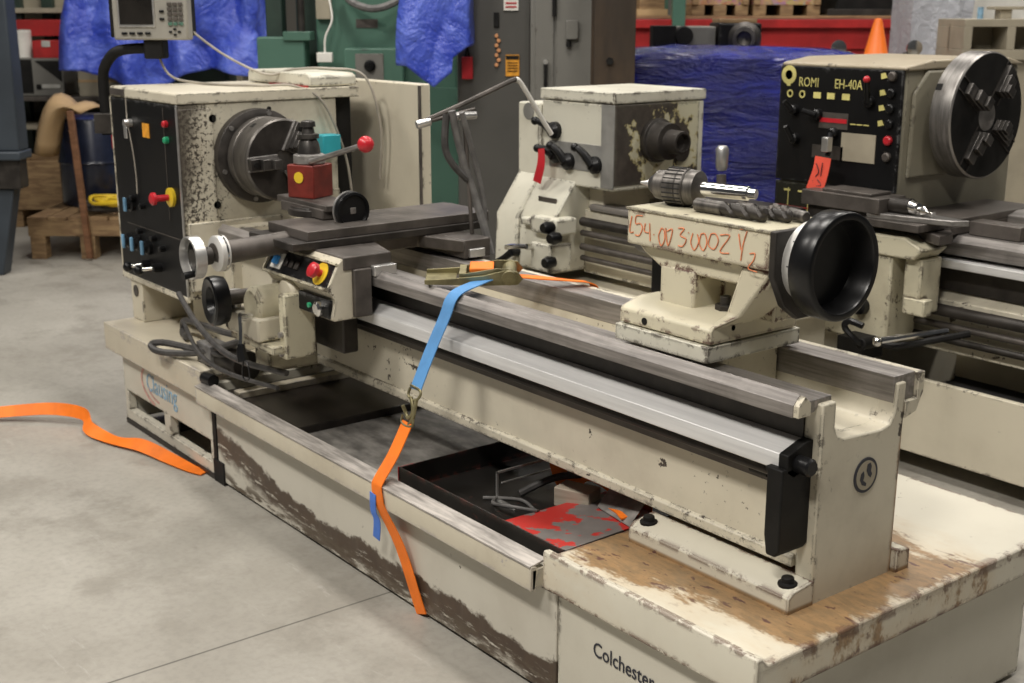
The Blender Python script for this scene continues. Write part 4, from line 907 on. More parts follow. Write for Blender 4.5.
def drill(name, p0, p1, r, shank, label, mat):
    p0, p1 = Vector(p0), Vector(p1); ax = (p1 - p0).normalized(); Ln = (p1 - p0).length
    t = thing(name, label, 'drill bit', tuple(p0), group='drill bits on the tailstock')
    MB().rev([(0, r * .8), (.004, r), (Ln * shank, r)], p0, ax, 20).build('shank', M['chuck_rim_dark'], t, bevel=0)
    u = ax.orthogonal().normalized(); w = ax.cross(u); g = MB(); rings = []
    N = 44
    for i in range(N + 1):
        f = i / N; a0 = f * 9; k = 1 if f < .93 else (1 - f) / .07 * .9 + .1
        ring = []
        for j in range(20):
            b = 2 * PI * j / 20; rad_ = r * k * (1 - .42 * max(0, math.cos(2 * b)) ** 2)
            ring.append(p0 + ax * (Ln * shank + f * Ln * (1 - shank)) + (u * math.cos(a0 + b) + w * math.sin(a0 + b)) * rad_)
        rings.append(ring)
    g.loft(rings).build('flutes', mat, t, bevel=0, sharp=50)
ZT = 1.191
drill('drill_bit', (-.60, .375, ZT + .016), (-.38, .375, ZT + .016), .016, .40, 'thick grey drill bit with plain shank to the left, frontmost on the tailstock', M['dark_iron'])
drill('drill_bit', (-.52, .43, ZT + .014), (-.34, .41, ZT + .014), .014, .3, 'dark fluted drill bit lying behind the thick one, beside the chuck shank', M['dark_iron'])
drill('drill_bit', (-.32, .435, ZT + .014), (-.46, .48, ZT + .014), .013, .35, 'shorter reddish grey drill bit lying nearest the big black handwheel', M['grey_iron'])

# ------------------------------------------------------------------ hoses on the carriage, lid and cable on the headstock
ch = thing('coolant_hose_stand', 'grey coolant hoses clamped to a thin rod with white nozzle, rising behind the carriage', 'hose', (-1.9, .72, .93))
MB().cyl((-1.98, .52, 1.295), (-1.93, .70, 1.335), .007).build('cross_rod', M['grey_iron'], ch, bevel=0)
MB().cyl((-1.985, .505, 1.29), (-1.972, .55, 1.30), .014, n=12).build('rod_clamp', M['silver'], ch, bevel=.001)
MB().cyl((-1.93, .60, 1.315), (-1.91, .69, 1.318), .013, n=12).build('rod_clamp', M['silver'], ch, bevel=.001)
MB().tube([(-1.975, .54, 1.305), (-1.955, .68, 1.355), (-1.95, .86, 1.418), (-1.95, .885, 1.423)], .009).build('nozzle_pipe', M['grey_iron'], ch, bevel=0)
MB().tube([(-1.95, .885, 1.423), (-1.95, .91, 1.41), (-1.95, 1.0, 1.29), (-1.95, 1.045, 1.232)], .009).build('nozzle_tip', M['white'], ch, bevel=0)
MB().tube([(-1.92, .60, 1.335), (-1.915, .625, 1.22), (-1.895, .66, 1.08), (-1.86, .685, .95), (-1.83, .69, .865)], .013).build('hose', M['rubber_grey'], ch, bevel=0)
MB().tube([(-1.90, .625, 1.33), (-1.90, .66, 1.22), (-1.89, .70, 1.05), (-1.88, .70, .94)], .010).build('hose', M['rubber_grey'], ch, bevel=0)
MB().tube([(-1.93, .585, 1.325), (-1.925, .575, 1.22), (-1.915, .60, 1.16), (-1.90, .645, 1.11)], .012).build('hose', M['rubber'], ch, bevel=0)
MB().cyl((-1.885, .652, .93), (-1.915, .645, 1.32), .007).build('upright_rod', M['grey_iron'], ch, bevel=0)
ld = thing('lid', 'shallow white metal lid lying upside down on the headstock roof', 'lid', (-3.2, .72, 1.358))
MB().prism([(-3.50, 1.362), (-3.50, 1.40), (-3.48, 1.412), (-2.99, 1.412), (-2.965, 1.40), (-2.965, 1.362)], 'y', .66, .87).build('lid_shell', M['white_worn'], ld, bevel=.006)
MB().box(-3.3, -2.98, .655, .662, 1.358, 1.364).build('red_seal', M['red_paint'], ld, bevel=0)
o = MB().tube([(-3.60, .30, 1.52), (-3.55, .33, 1.40), (-3.45, .40, 1.366), (-3.1, .50, 1.366), (-2.98, .60, 1.366), (-2.935, .70, 1.30), (-2.92, .78, 1.10), (-2.91, .80, .95)], .005).build('cable', M['cable'], origin=(-3.2, .5, 1.358), bevel=0)
tag(o, 'thin grey cable looping down from the readout screen across the headstock front', 'cable')
o = MB().tube([(-3.50, .42, 1.57), (-3.40, .52, 1.47), (-3.25, .62, 1.40), (-3.18, .70, 1.42), (-3.05, .80, 1.425), (-2.95, .90, 1.395), (-2.92, .95, 1.2), (-2.95, .96, .98)], .005).build('cable', M['cable'], origin=(-3.2, .7, 1.358), bevel=0)
tag(o, 'thin grey cable hanging over the white lid and down behind the chuck', 'cable')

def athing(name, label, cat, a, d, group=None, rz=0):
    o = thing(name, label, cat, aisle(a, d), RZ + rz, group); WOFF[o.name] = Vector((a, d, 0)); return o
# digital readout on its arm
dr = athing('digital_readout', 'grey digital readout box with dark screen and keypad on a bent black arm', 'display', -1.45, 5.22, rz=rad(-4))
db = MB().box(-1.60, -1.295, 5.20, 5.27, 1.535, 1.78).build('housing', M['dro_grey'], dr, bevel=.008)
MB().box(-1.615, -1.598, 5.205, 5.33, 1.545, 1.78).box(-1.60, -1.30, 5.26, 5.33, 1.55, 1.77).build('rear_case', M['black_mat'], db, bevel=.006)
MB().box(-1.575, -1.425, 5.194, 5.203, 1.585, 1.745).build('bezel', M['silver'], db, bevel=.002)
MB().box(-1.568, -1.432, 5.191, 5.197, 1.596, 1.738).build('screen', M['screen'], db, bevel=.001)
for i in range(4): MB().box(-1.565 + .032 * i, -1.543 + .032 * i, 5.192, 5.202, 1.556, 1.566).build('soft_key', M['black'], db, bevel=.002)
for i in range(2): MB().box(-1.405, -1.387, 5.192, 5.202, 1.612 + .03 * i, 1.622 + .03 * i).build('soft_key', M['black'], db, bevel=.002)
for r_ in range(5):
    for c_ in range(3):
        x0 = -1.372 + .022 * c_; z0 = 1.592 + .019 * r_
        MB().box(x0, x0 + .017, 5.193, 5.202, z0, z0 + .013).build('key', M['grey_iron'] if r_ != 0 else M['mint'], db, bevel=.001)
for dx, dz in ((0, .016), (0, -.006), (-.018, .005), (.018, .005)):
    MB().box(-1.352 + dx, -1.341 + dx, 5.193, 5.202, 1.558 + dz, 1.566 + dz).build('arrow_key', M['black'], db, bevel=.001)
MB().tube([(-1.45, 5.26, 1.50), (-1.54, 5.26, 1.50), (-1.62, 5.26, 1.485), (-1.672, 5.27, 1.43), (-1.69, 5.28, 1.36), (-1.69, 5.28, 1.15)], .022, 12).build('arm', M['black_mat'], dr, bevel=0)
MB().box(-1.49, -1.41, 5.22, 5.30, 1.46, 1.537).build('swivel_block', M['black_mat'], dr, bevel=.008)
MB().box(-1.72, -1.56, 5.22, 5.34, 1.16, 1.24).build('arm_bracket', M['dark_iron'], dr)

# ------------------------------------------------------------------ across the hall, left
G = athing('machine_column', 'slate blue machine column with stepped base at far left edge of the aisle', 'machine', -3.35, 8.3)
MB().box(-4.0, -3.07, 7.9, 8.06, .80, 2.2).build('column', M['steel_blue'], G, bevel=.01)
MB().box(-4.05, -3.06, 7.87, 8.08, .745, .80).build('step', M['steel_blue'], G, bevel=.01)
MB().box(-4.0, -3.09, 7.92, 8.06, .56, .745).build('waist', M['dark_iron'], G, bevel=.01)
MB().prism([(-4.1, .0), (-3.27, .0), (-3.15, .56), (-4.1, .56)], 'y', 7.95, 8.08).build('base', M['steel_blue'], G, bevel=.01)

rk = athing('storage_rack', 'storage rack with a red beam and pale shelf behind the blue column', 'rack', -4.0, 11.2)
MB().box(-6.0, -2.5, 11.0, 11.06, 1.44, 1.575).build('beam', M['red_paint'], rk)
MB().box(-6.0, -2.5, 10.98, 11.9, 1.63, 1.67).build('deck', M['beige'], rk)
MB().box(-6.0, -2.5, 10.5, 11.9, .93, .965).build('deck', M['grey_iron'], rk)
MB().box(-6.0, -2.5, 10.5, 11.9, .70, .73).build('deck', M['beige'], rk)
MB().box(-6.0, -2.5, 10.5, 11.9, .30, .33).build('deck', M['grey_iron'], rk)
for a in (-4.22, -2.6):
    MB().box(a - .05, a + .05, 11.06, 11.14, 0, 2.4).build('upright', M['mint_dark'], rk)
    MB().box(a - .05, a + .05, 11.82, 11.9, 0, 2.4).build('upright', M['mint_dark'], rk)
MB().box(-6.0, -2.5, 11.9, 11.94, 0, 2.2).build('back_panel', M['beige'], rk)
b = athing('equipment_case', 'grey equipment case with printed strip and diagonal dark face on the rack shelf', 'case', -3.9, 10.7)
MB().box(-4.11, -3.70, 10.6, 10.95, .966, 1.27).build('shell', M['cab_grey'], b, bevel=.006)
MB().box(-4.112, -3.95, 10.592, 10.602, .99, 1.26).build('dark_side', M['black_mat'], b)
MB().prism([(-3.92, 1.25), (-3.71, 1.25), (-3.71, 1.08)], 'y', 10.592, 10.602).build('dark_corner', M['black_mat'], b, bevel=0)
MB().box(-3.88, -3.73, 10.592, 10.601, 1.03, 1.06).build('printed_strip', M['print_white'], b, bevel=0)
MB().box(-3.925, -3.885, 10.592, 10.601, 1.02, 1.06).build('logo_patch', M['black_mat'], b, bevel=0)
b = athing('parts_box', 'small dark red parts box standing on the grey case', 'box', -3.85, 10.75)
MB().box(-3.95, -3.72, 10.65, 10.9, 1.271, 1.41).build('box', M['red_paint'], b); MB().box(-3.87, -3.80, 10.642, 10.652, 1.36, 1.41).build('label', M['print_white'], b, bevel=0)
b = athing('paint_can', 'white can beside the dark red parts box on the shelf', 'can', -4.05, 10.75)
MB().rev([(0, .07), (.20, .07), (.21, .073), (.22, .07)], (-4.06, 10.75, 1.272), (0, 0, 1), 20).build('can', M['white'], b, bevel=0)
MB().rev([(0, .066), (.006, .066)], (-4.06, 10.75, 1.492), (0, 0, 1), 20).build('lid', M['silver'], b, bevel=0)
b = athing('carton', 'plain pale cardboard carton under the corner of the blue tarpaulin', 'box', -3.35, 10.6)
MB().box(-3.56, -3.2, 10.55, 10.95, .966, 1.22).build('carton', M['beige'], b); MB().box(-3.56, -3.2, 10.546, 10.55, 1.08, 1.10).build('tape', M['kraft'], b, bevel=0)

# brown paper, stick, timber pallet with hoses
pp = MB()
rows = []
for i in range(9):
    f = i / 8
    rows.append([(-3.36 + .30 * f + .16 * t - .05 * math.sin(PI * f) , 8.95 - .22 * math.sin(PI * t) + .1 * f, .66 + .03 * t + (.50 * math.sin(PI * f * .62) - .12 * f) * (1 - .22 * t) + .03 * math.sin(5 * t + 3 * f)) for t in [k / 8 for k in range(9)]])
bm_ = pp
RR = [[bm_._v(aisle(p[0], p[1], p[2])) for p in r] for r in rows]
for i in range(8):
    for j in range(8): bm_.bm.faces.new((RR[i][j], RR[i + 1][j], RR[i + 1][j + 1], RR[i][j + 1]))
o = bm_.build('kraft_paper', M['kraft'], origin=aisle(-3.1, 8.9, .7), bevel=0, sharp=80)
so = o.modifiers.new('thickness', 'SOLIDIFY'); so.thickness = .004
tag(o, 'curled sheet of brown kraft paper draped over a dark drum', 'paper')
b = athing('drum', 'dark drum standing under the brown paper beside the lathe', 'drum', -2.92, 8.95)
MB().rev([(0, .24), (.02, .25), (.30, .25), (.31, .258), (.33, .25), (.60, .25), (.62, .24), (.64, .12)], (-3.02, 9.17, .291), (0, 0, 1), 36).build('shell', plain('drum_blue', (.012, .016, .035), .25, 0, .3), b, bevel=0)
MB().box(-2.84, -2.78, 9.0, 9.04, .70, .90).build('red_label', M['red_paint'], b, bevel=.004)
b = athing('pallet', 'low brown timber pallet with raised boards beside the lathe', 'pallet', -2.9, 8.9)
for i in range(6):
    MB().box(-3.30 + .14 * i, -3.175 + .14 * i, 8.5, 9.5, .265, .29).build('board', M['wood'], b)
for dd in (8.5, 8.95, 9.4): MB().box(-3.30, -2.46, dd, dd + .09, .16, .264).build('bearer', M['wood'], b)
for aa in (-3.29, -2.95, -2.62):
    for dd in (8.5, 9.38): MB().box(aa, aa + .1, dd, dd + .1, 0, .16).build('foot', M['wood'], b)
MB().box(-3.32, -2.50, 9.44, 9.47, .29, .44).build('rail', M['wood'], b)
b = athing('wooden_crate', 'low wooden crate behind the blue column, left of the pallet', 'crate', -3.7, 10.0)
MB().box(-3.95, -3.45, 9.8, 9.83, .17, .52).box(-3.95, -3.45, 10.3, 10.33, .17, .52).box(-3.95, -3.92, 9.83, 10.3, .17, .52).box(-3.48, -3.45, 9.83, 10.3, .17, .52).box(-3.95, -3.45, 9.8, 10.33, .14, .17).build('box', M['wood'], b)
for aa in (-3.94, -3.56):
    MB().box(aa, aa + .1, 9.82, 10.3, 0, .14).build('runner', M['wood'], b)
o = MB().prism([(-2.97, .02), (-2.93, .02), (-2.93, 1.0), (-2.97, 1.0)], 'y', -.02, .02)
o.M = None
tmp = o.bm
for v in tmp.verts:
    a_, d_, z_ = v.co; f = z_
    a2 = -2.87 - .085 * f + (a_ + 2.95); v.co = aisle(a2, 8.44 + .10 * f + d_, z_)
o = o.build('timber_stick', M['stick'], origin=aisle(-2.87, 8.44, 0)); tag(o, 'brown timber stick leaning upright against the pallet and brown paper', 'stick')
for nm, mat, da, dz, lb in (('yellow_hose', 'yellow', -2.64, .345, 'coiled yellow hose lying on the timber pallet'), ('dark_hose', 'rubber', -2.74, .29, 'coiled dark hose lying on the pallet behind the yellow one')):
    g = MB(); far = 8.72 if nm == 'yellow_hose' else 8.80
    pts = []
    for k in range(40):
        a = 2 * PI * k / 10; r_ = .13 + .003 * k
        pts.append(aisle(da + r_ * 1.2 * math.cos(a), far + r_ * math.sin(a), dz + .014 + .004 * (k / 10) + .012 * (k % 3)))
    o = g.tube(pts, .013, 8, 3).build(nm, M[mat], origin=aisle(da, far, dz), bevel=0); tag(o, lb, 'hose')
o = MB().cyl(aisle(-2.75, 8.98, .435), aisle(-2.35, 9.0, .44), .03).build('plastic_pipe', M['white'], origin=aisle(-2.6, 9, .4), bevel=.001); tag(o, 'short pale pipe lying across the hoses on the pallet', 'pipe')

# ------------------------------------------------------------------ tarpaulins
def drape(a0, a1, d0, d1, zt, hem, amp, seed, na=70, nz=34):
    """a sheet thrown over a box: wraps the left side, front and right side"""
    g = MB(); path = []
    w, dp = a1 - a0, d1 - d0; tot = dp + w + dp
    for i in range(na + 1):
        s = tot * i / na
        if s < dp: path.append((a0, d1 - s, -1, 0, s / tot))
        elif s < dp + w: path.append((a0 + s - dp, d0, 0, -1, s / tot))
        else: path.append((a1, d0 + s - dp - w, 1, 0, s / tot))
    rings = []
    for (a, d, nx, ny, u) in path:
        col = []
        hz = hem((a - a0) / w) if ny else hem(0 if nx < 0 else 1)
        for k in range(nz + 1):
            f = k / nz
            z = zt + (hz - zt) * f
            q = Vector((a * 3 + seed, d * 3, z * 1.1))
            n1 = mnoise.noise(q) + .5 * mnoise.noise(q * 2.3)
            n1 += .8 * (abs(mnoise.noise(q * 1.3 + Vector((5, 1, 3)))) ** .7 - .35)
            n1 += .35 * math.sin(a * 14 + 3 * mnoise.noise(q * .7)) * f
            r_ = amp * n1 * (.35 + .65 * f) + .05 * f
            col.append(aisle(a + nx * r_, d + ny * r_, z + .02 * mnoise.noise(q * 2)))
        rings.append(col)
    V_ = [[g._v(p) for p in r] for r in rings]
    for i in range(len(V_) - 1):
        for k in range(nz): g.bm.faces.new((V_[i][k], V_[i + 1][k], V_[i + 1][k + 1], V_[i][k + 1]))
    return g
def tarp(name, label, g, org, body):
    o = g.build(name, M['tarp'], origin=org, bevel=0, sharp=180); so = o.modifiers.new('thickness', 'SOLIDIFY'); so.thickness = .004
    return tag(o, label, 'tarpaulin')
tarp('tarpaulin', 'crumpled bright blue tarpaulin draped over the machine behind the readout screen', drape(-3.38, -1.99, 9.9, 10.5, 2.15, lambda u: 1.20 - .10 * math.sin(PI * min(1, u * 1.3)) + .03 * math.sin(11 * u), .17, 2.0, 110, 50), aisle(-2.6, 9.9, 1.2), None)
cvm = athing('machine', 'dark machine hidden under the bright blue tarpaulin, its base showing below the hem', 'machine', -2.7, 10.3)
MB().box(-3.1, -2.25, 10.2, 10.45, .0, 2.08).build('body', M['mint_dark'], cvm, bevel=.03)
MB().box(-3.15, -2.1, 10.15, 10.48, 0, .25).build('base', M['black_mat'], cvm, bevel=.02)
tarp('tarpaulin', 'small blue tarpaulin hanging with pointed hem on the green machine right side', drape(-.565, -.235, 6.90, 7.02, 2.1, lambda u: 1.40 - .14 * (1 - abs(u - .45) / .55) + .07 * (u > .75), .05, 9.0, 80, 40), aisle(-.4, 6.9, 1.3), None)

# ------------------------------------------------------------------ green milling machine
gm = athing('milling_machine', 'tall mint green milling machine with square side box, behind the headstock', 'machine', -.8, 8.1)
MB().box(-1.17, -.33, 7.75, 8.6, .12, 2.2).build('column', M['mint'], gm, bevel=.015)
MB().box(-1.45, -.33, 7.55, 8.75, 0, .12).build('base', M['mint'], gm, bevel=.01)
bx = MB().box(-.985, -.64, 7.58, 7.76, 1.02, 1.435).build('side_box', M['mint'], gm, bevel=.008)
MB().box(-.92, -.755, 7.573, 7.582, 1.10, 1.405).build('switch_plate', M['cab_grey'], bx, bevel=.002)
MB().rev([(0, .035), (.02, .033), (.03, .022)], (-.835, 7.574, 1.335), (0, -1, 0), 20).build('selector_knob', M['black'], bx, bevel=0)
MB().box(-.842, -.828, 7.535, 7.55, 1.31, 1.36).build('knob_grip', M['black'], bx)
MB().box(-1.32, -1.17, 7.95, 8.4, .12, 2.2).build('ram', M['mint_dark'], gm, bevel=.01)
MB().box(-1.46, -1.36, 7.7, 7.85, .12, 2.2).build('slide', M['mint_dark'], gm, bevel=.01)
MB().box(-1.50, -1.22, 7.6, 7.8, 1.05, 1.50).build('feed_box', M['mint'], gm, bevel=.01)
MB().box(-1.34, -1.18, 7.58, 7.76, 1.48, 1.53).build('bracket_arm', M['mint'], gm)
MB().cyl((-1.24, 7.65, 1.53), (-1.24, 7.65, 1.9), .022).build('screw', M['dark_iron'], gm, bevel=0)
MB().box(-1.16, -1.07, 7.70, 7.75, 1.60, 1.75).build('terminal_box', M['beige'], gm)
lab(MB().box(-1.15, -1.06, 7.60, 7.66, 1.355, 1.41).build('socket_box', M['white'], gm), 'small white socket box')
MB().tube([(-1.08, 7.70, 1.72), (-1.06, 7.66, 1.6), (-1.10, 7.64, 1.50), (-1.105, 7.63, 1.41)], .006).build('cable', M['white'], gm, bevel=0)
MB().tube([(-1.0, 7.68, 1.76), (-.92, 7.60, 1.69), (-.80, 7.58, 1.66), (-.68, 7.62, 1.70), (-.62, 7.68, 1.78)], .022).build('conduit', M['rubber_grey'], gm, bevel=0)
MB().box(-.93, -.80, 7.745, 7.752, 1.55, 1.60).build('rating_plate', M['grey_iron'], gm, bevel=0)
MB().box(-.64, -.33, 7.74, 7.75, .2, 1.2).build('door', M['mint'], gm, bevel=.002)

# ------------------------------------------------------------------ grey control cabinet, post
gc = athing('electrical_cabinet', 'tall grey electrical cabinet with two doors, orange warning label and push buttons', 'cabinet', .1, 7.3)
MB().box(-.30, .10, 7.10, 7.7, 0, 2.2).build('control_side', M['cab_dark'], gc, bevel=.008)
MB().box(.10, .455, 7.0, 7.7, 0, 2.2).build('cabinet', M['cab_grey'], gc, bevel=.008)
MB().box(.125, .225, 6.985, 7.0, .15, 2.15).build('door', M['cab_grey'], gc); MB().box(.24, .445, 6.985, 7.0, .15, 2.15).build('door', M['cab_grey'], gc)
h_ = MB().box(.172, .19, 6.95, 6.985, 1.25, 1.37).build('door_handle', M['black_mat'], gc); MB().cyl((.181, 6.955, 1.38), (.181, 6.985, 1.38), .013).build('lock', M['silver'], gc, bevel=0)
MB().box(.215, .235, 6.95, 6.985, 1.62, 1.75).build('door_handle', M['black_mat'], gc)
MB().box(.29, .355, 6.955, 6.985, 1.50, 1.60).build('junction_box', M['cab_grey'], gc)
MB().cyl((.305, 6.97, 1.49), (.305, 6.97, 1.46), .014).build('cable_gland', M['black_mat'], gc, bevel=0)
wl = MB().box(-.035, .04, 7.09, 7.10, 1.30, 1.415).build('warning_label', M['orange_lab'], gc, bevel=0); lab(wl, 'orange warning label')
MB().box(-.033, .038, 7.087, 7.091, 1.39, 1.41).build('label_band', M['black_mat'], wl, bevel=0)
for zz in (1.355, 1.37, 1.325, 1.34): MB().box(-.025, .03, 7.087, 7.091, zz, zz + .004).build('label_line', M['black_mat'], wl, bevel=0)
wl = MB().box(-.045, .035, 7.09, 7.10, 1.65, 1.80).build('notice', M['white'], gc, bevel=0)
for zz in (1.665, 1.685, 1.71): MB().box(-.035, .025, 7.087, 7.091, zz, zz + .008).build('notice_line', M['red'], wl, bevel=0)
MB().box(-.10, -.07, 7.09, 7.10, 1.56, 1.64).build('switch_plate', M['black_mat'], gc)
for i in range(7): MB().rev([(0, .011), (.012, .011), (.016, .008)], (-.085 + .012 * (i % 2), 7.10, 1.36 + .026 * i), (0, -1, 0), 12).build('pilot_button', plain('amber_cap', (.62, .30, .14), .4) if i == 0 else bpy.data.materials['amber_cap'], gc, bevel=0)
lab(MB().box(-.275, -.215, 7.06, 7.10, 1.285, 1.405).build('lockout_box', M['red'], gc), 'red lockout box')
MB().tube([(-.255, 7.08, 1.405), (-.245, 7.075, 1.45), (-.235, 7.08, 1.405)], .004).build('shackle', M['black_mat'], gc, bevel=0)
o = athing('steel_post', 'rusty brown steel building post between the grey cabinet and the blue wrapped crate', 'post', .52, 6.75)
MB().box(.42, .63, 6.6, 6.625, 0, 3.2).box(.515, .535, 6.625, 6.86, 0, 3.2).box(.42, .63, 6.86, 6.885, 0, 3.2).build('post', M['post'], o)
MB().box(.35, .70, 6.55, 6.95, 0, .02).build('base_plate', M['post'], o)
MB().cyl((.50, 6.6, 1.40), (.50, 6.585, 1.40), .02, n=6).build('bolt', M['black_mat'], o, bevel=0)

# ------------------------------------------------------------------ blue wrapped crate
bc = athing('wrapped_crate', 'large crate wrapped in shiny blue stretch film on a pallet, behind the second lathe', 'crate', 1.1, 6.5)
g = MB(); N = 22
def wp(a, d, z, nx, ny):
    q = Vector((a * 2.2, d * 2.2, z * 9)); r_ = .03 * mnoise.noise(q) + .015 * mnoise.noise(q * 2.7)
    return (a + nx * r_, d + ny * r_, z)
def rail(a0, a1, d0, d1, z, jit=0):
    pts = []
    for i in range(N): pts.append(wp(a0 + (a1 - a0) * i / N, d0, z + jit * mnoise.noise(Vector((i * .35, z, 1))), 0, -1))
    for i in range(10): pts.append(wp(a1, d0 + (d1 - d0) * i / 10, z, 1, 0))
    for i in range(N): pts.append(wp(a1 + (a0 - a1) * i / N, d1, z, 0, 1))
    for i in range(10): pts.append(wp(a0, d1 + (d0 - d1) * i / 10, z, -1, 0))
    return pts
rings = [rail(.58, 1.92, 7.0, 7.7, .14 + 1.255 * i / 30) for i in range(31)]
rings += [rail(.595, 1.905, 7.02, 7.68, 1.415, .02), rail(.64, 1.8, 7.15, 7.6, 1.44, .03), rail(.80, 1.5, 7.3, 7.5, 1.45, .03)]
g.loft(rings).build('film_wrap', M['wrap'], bc, bevel=0, sharp=60)
for i in range(3): MB().box(.60 + .58 * i, .73 + .58 * i, 7.02, 7.68, 0, .10).build('pallet_runner', M['wood'], bc)
MB().box(.57, 1.93, 7.0, 7.7, .10, .14).build('pallet_deck', M['wood'], bc)

# ------------------------------------------------------------------ racking and goods at the back right
rr_ = athing('pallet_rack', 'long red pallet rack beam carrying chipboard crates along the back of the hall', 'rack', 2.2, 10.3)
MB().box(.6, 4.2, 10.0, 10.06, 1.52, 1.585).box(.6, 4.2, 10.06, 10.09, 1.36, 1.53).build('beam', M['red_paint'], rr_)
MB().box(.6, 4.2, 10.06, 11.2, 1.59, 1.61).build('deck', M['wood'], rr_)
MB().box(1.78, 4.2, 10.09, 10.12, .9, 1.52).build('red_panel', M['red_paint'], rr_)
for aa in (1.28, 4.1): MB().box(aa - .05, aa + .05, 9.98, 10.08, 0, 2.4).build('upright', M['mint'], rr_); MB().box(aa - .05, aa + .05, 11.1, 11.2, 0, 2.4).build('upright', M['mint'], rr_)
def osb(a0, a1, label, z1=2.2, z0=1.612):
    b = athing('chipboard_crate', label, 'crate', (a0 + a1) / 2, 10.5, 'chipboard crates on the red rack')
    MB().box(a0, a1, 10.15, 11.0, z0 + .08, z1).build('box', M['osb'], b)
    for k in range(3):
        x = a0 + (a1 - a0 - .1) * k / 2; MB().box(x, x + .1, 10.15, 11.0, z0, z0 + .079).build('runner', M['wood'], b)
    MB().box(a0, a0 + .05, 10.13, 10.149, z0 + .08, z1).build('batten', M['wood'], b); MB().box(a1 - .05, a1, 10.13, 10.149, z0 + .08, z1).build('batten', M['wood'], b)
osb(1.40, 1.84, 'narrow chipboard crate on the red rack, right of the green rack upright')
osb(1.88, 2.40, 'chipboard crate on the red rack, right of the narrow one')
b = athing('carton', 'open brown carton left of the green upright on the red rack', 'box', 1.05, 10.4)
MB().box(.98, 1.22, 10.2, 10.6, 1.611, 1.66).build('tray', M['kraft'], b); MB().box(1.0, 1.2, 10.25, 10.55, 1.66, 1.9).build('contents', M['wood'], b)
b = athing('compressor', 'dark machine with sloping sides standing on the red rack right of the crates', 'machine', 2.95, 10.5)
MB().prism([(2.50, 1.612), (3.2, 1.612), (3.1, 2.3), (2.70, 2.3)], 'y', 10.15, 10.9).build('body', M['black_mat'], b, bevel=.02)
MB().box(2.45, 3.25, 10.12, 10.2, 1.612, 1.66).build('skid', M['dark_iron'], b)
# spare machine head behind the blue crate
b = athing('spare_headstock', 'black spare lathe headstock with round steel nose, just above the blue wrapped crate', 'machine part', 1.3, 8.0)
MB().box(1.26, 1.52, 7.9, 8.3, 1.20, 1.575).build('head', M['black_panel'], b, bevel=.01)
MB().rev([(0, .10), (.03, .10), (.04, .075), (.09, .07), (.092, .045), (.05, .04), (.04, .001)], (1.42, 7.9, 1.485), (-.25, -1, 0), 32).build('nose', M['chuck'], b, bevel=.001)
MB().box(1.02, 1.25, 7.95, 8.3, 1.20, 1.555).build('gear_case', M['cab_grey'], b, bevel=.008)
MB().box(.86, 1.0, 7.9, 8.1, 1.20, 1.56).rev([(0, .06), (.06, .055)], (1.05, 7.95, 1.50), (0, -1, 0), 24).build('motor', M['black_mat'], b)
MB().box(.7, 1.6, 7.8, 8.4, 0, 1.20).build('stand', M['dark_iron'], b, bevel=.01)
MB().box(1.27, 1.50, 7.95, 8.25, 1.576, 1.60).build('top_board', M['wood'], b)
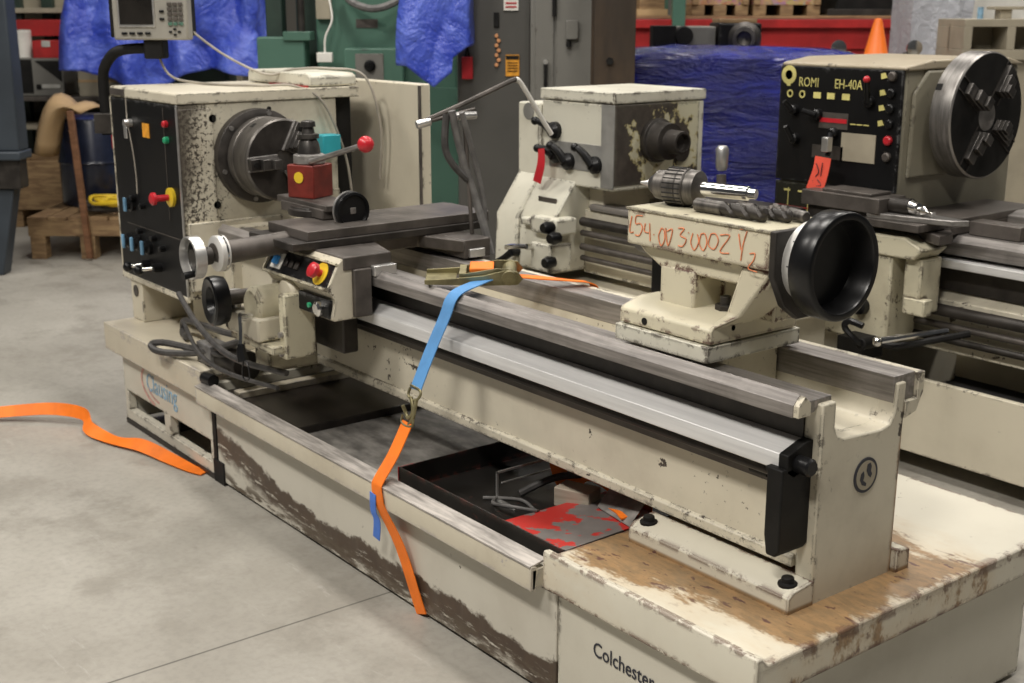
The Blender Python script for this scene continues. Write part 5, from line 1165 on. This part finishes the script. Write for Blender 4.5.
# cone and the bench it stands on
b = athing('work_bench', 'dark bench behind the black panelled lathe, mostly hidden', 'bench', 2.3, 8.3)
MB().box(1.98, 2.64, 8.0, 8.6, 1.17, 1.21).build('top', M['dark_iron'], b)
for aa in (2.0, 2.56):
    for dd in (8.02, 8.5): MB().box(aa, aa + .07, dd, dd + .07, 0, 1.17).build('leg', M['dark_iron'], b)
b = athing('traffic_cone', 'small bright orange traffic cone standing behind the black panelled lathe', 'cone', 2.31, 8.2)
MB().rev([(0, .125), (.02, .125), (.025, .112), (.03, .108), (.36, .030), (.385, .022), (.39, .014)], (2.31, 8.2, 1.211), (0, 0, 1), 32).build('cone', plain('cone_orange', (.95, .20, .02), .4, 0, .05), b, bevel=0)
MB().box(2.18, 2.44, 8.07, 8.33, 1.2105, 1.232).build('foot', M['black_mat'], b)
for aa, lb in ((2.07, 'dark round knob part lying left of the orange cone'), (2.55, 'chrome ringed part lying right of the orange cone')):
    b = athing('machine_part', lb, 'machine part', aa, 8.4)
    MB().rev([(0, .05), (.14, .06), (.16, .08), (.22, .08), (.25, .05)], (aa, 8.42, 1.30), (.3 if aa < 2.3 else -.1, -1, .1), 24).box(aa - .06, aa + .06, 8.3, 8.5, 1.2105, 1.3).build('body', M['black'] if aa < 2.3 else M['dark_iron'], b, bevel=0)
    MB().rev([(0, .045), (.03, .05), (.035, .03)], (aa, 8.22, 1.42), (0, -1, 0), 20).cyl((aa, 8.25, 1.32), (aa, 8.25, 1.42), .03).build('cap', M['chrome'], b, bevel=0)
# film wrapped goods and a beige cast table
b = athing('wrapped_goods', 'tall pale goods loosely wrapped in clear film, right of the orange cone', 'package', 2.85, 8.9)
g = MB(); rings = []
for i in range(26):
    z = .01 + 2.1 * i / 25; ring = []
    for k in range(40):
        t = 2 * PI * k / 40; cx, cy = math.cos(t), math.sin(t); s_ = max(abs(cx), abs(cy))
        q = Vector((cx * 3, cy * 3, z * 3)); r_ = 1 + .10 * mnoise.noise(q) + .05 * mnoise.noise(q * 3)
        ring.append((2.86 + .20 * cx / s_ * r_, 8.9 + .25 * cy / s_ * r_, z))
    rings.append(ring)
g.loft(rings).build('film', M['film'], b, bevel=0, sharp=30)
MB().box(2.70, 3.02, 8.72, 9.08, .005, 2.0).build('goods', M['white'], b, bevel=.02)
b = athing('machine_table', 'beige cast iron machine frame with square openings and small vice, at upper right', 'machine', 3.1, 8.0)
m = MB()
for z0, z1 in ((1.555, 1.60), (1.36, 1.42)): m.box(2.72, 3.9, 7.8, 8.3, z0, z1)
for aa in (2.72, 2.98, 3.26, 3.55): m.box(aa, aa + .05, 7.8, 8.3, 1.42, 1.556)
m.box(2.72, 3.9, 8.05, 8.09, 1.40, 1.57).box(2.75, 3.9, 7.85, 8.25, 0, 1.37)
m.build('frame', M['beige'], b)
MB().box(2.965, 3.035, 7.9, 8.0, 1.60, 1.655).box(2.92, 3.10, 7.88, 8.02, 1.655, 1.675).build('clamp', M['beige'], b)
MB().cyl((2.86, 7.95, 1.60), (2.86, 7.95, 1.67), .018).build('pin', M['print_blue'], b, bevel=0)
b = athing('beige_cabinet', 'plain pale beige machine cabinet filling the top right corner of the background', 'cabinet', 3.6, 9.8)
MB().box(3.12, 5.2, 9.5, 9.9, 0, 2.3).build('body', M['white'], b, bevel=.01)
MB().box(3.2, 4.1, 9.48, 9.5, .1, 2.2).build('door', M['white'], b)
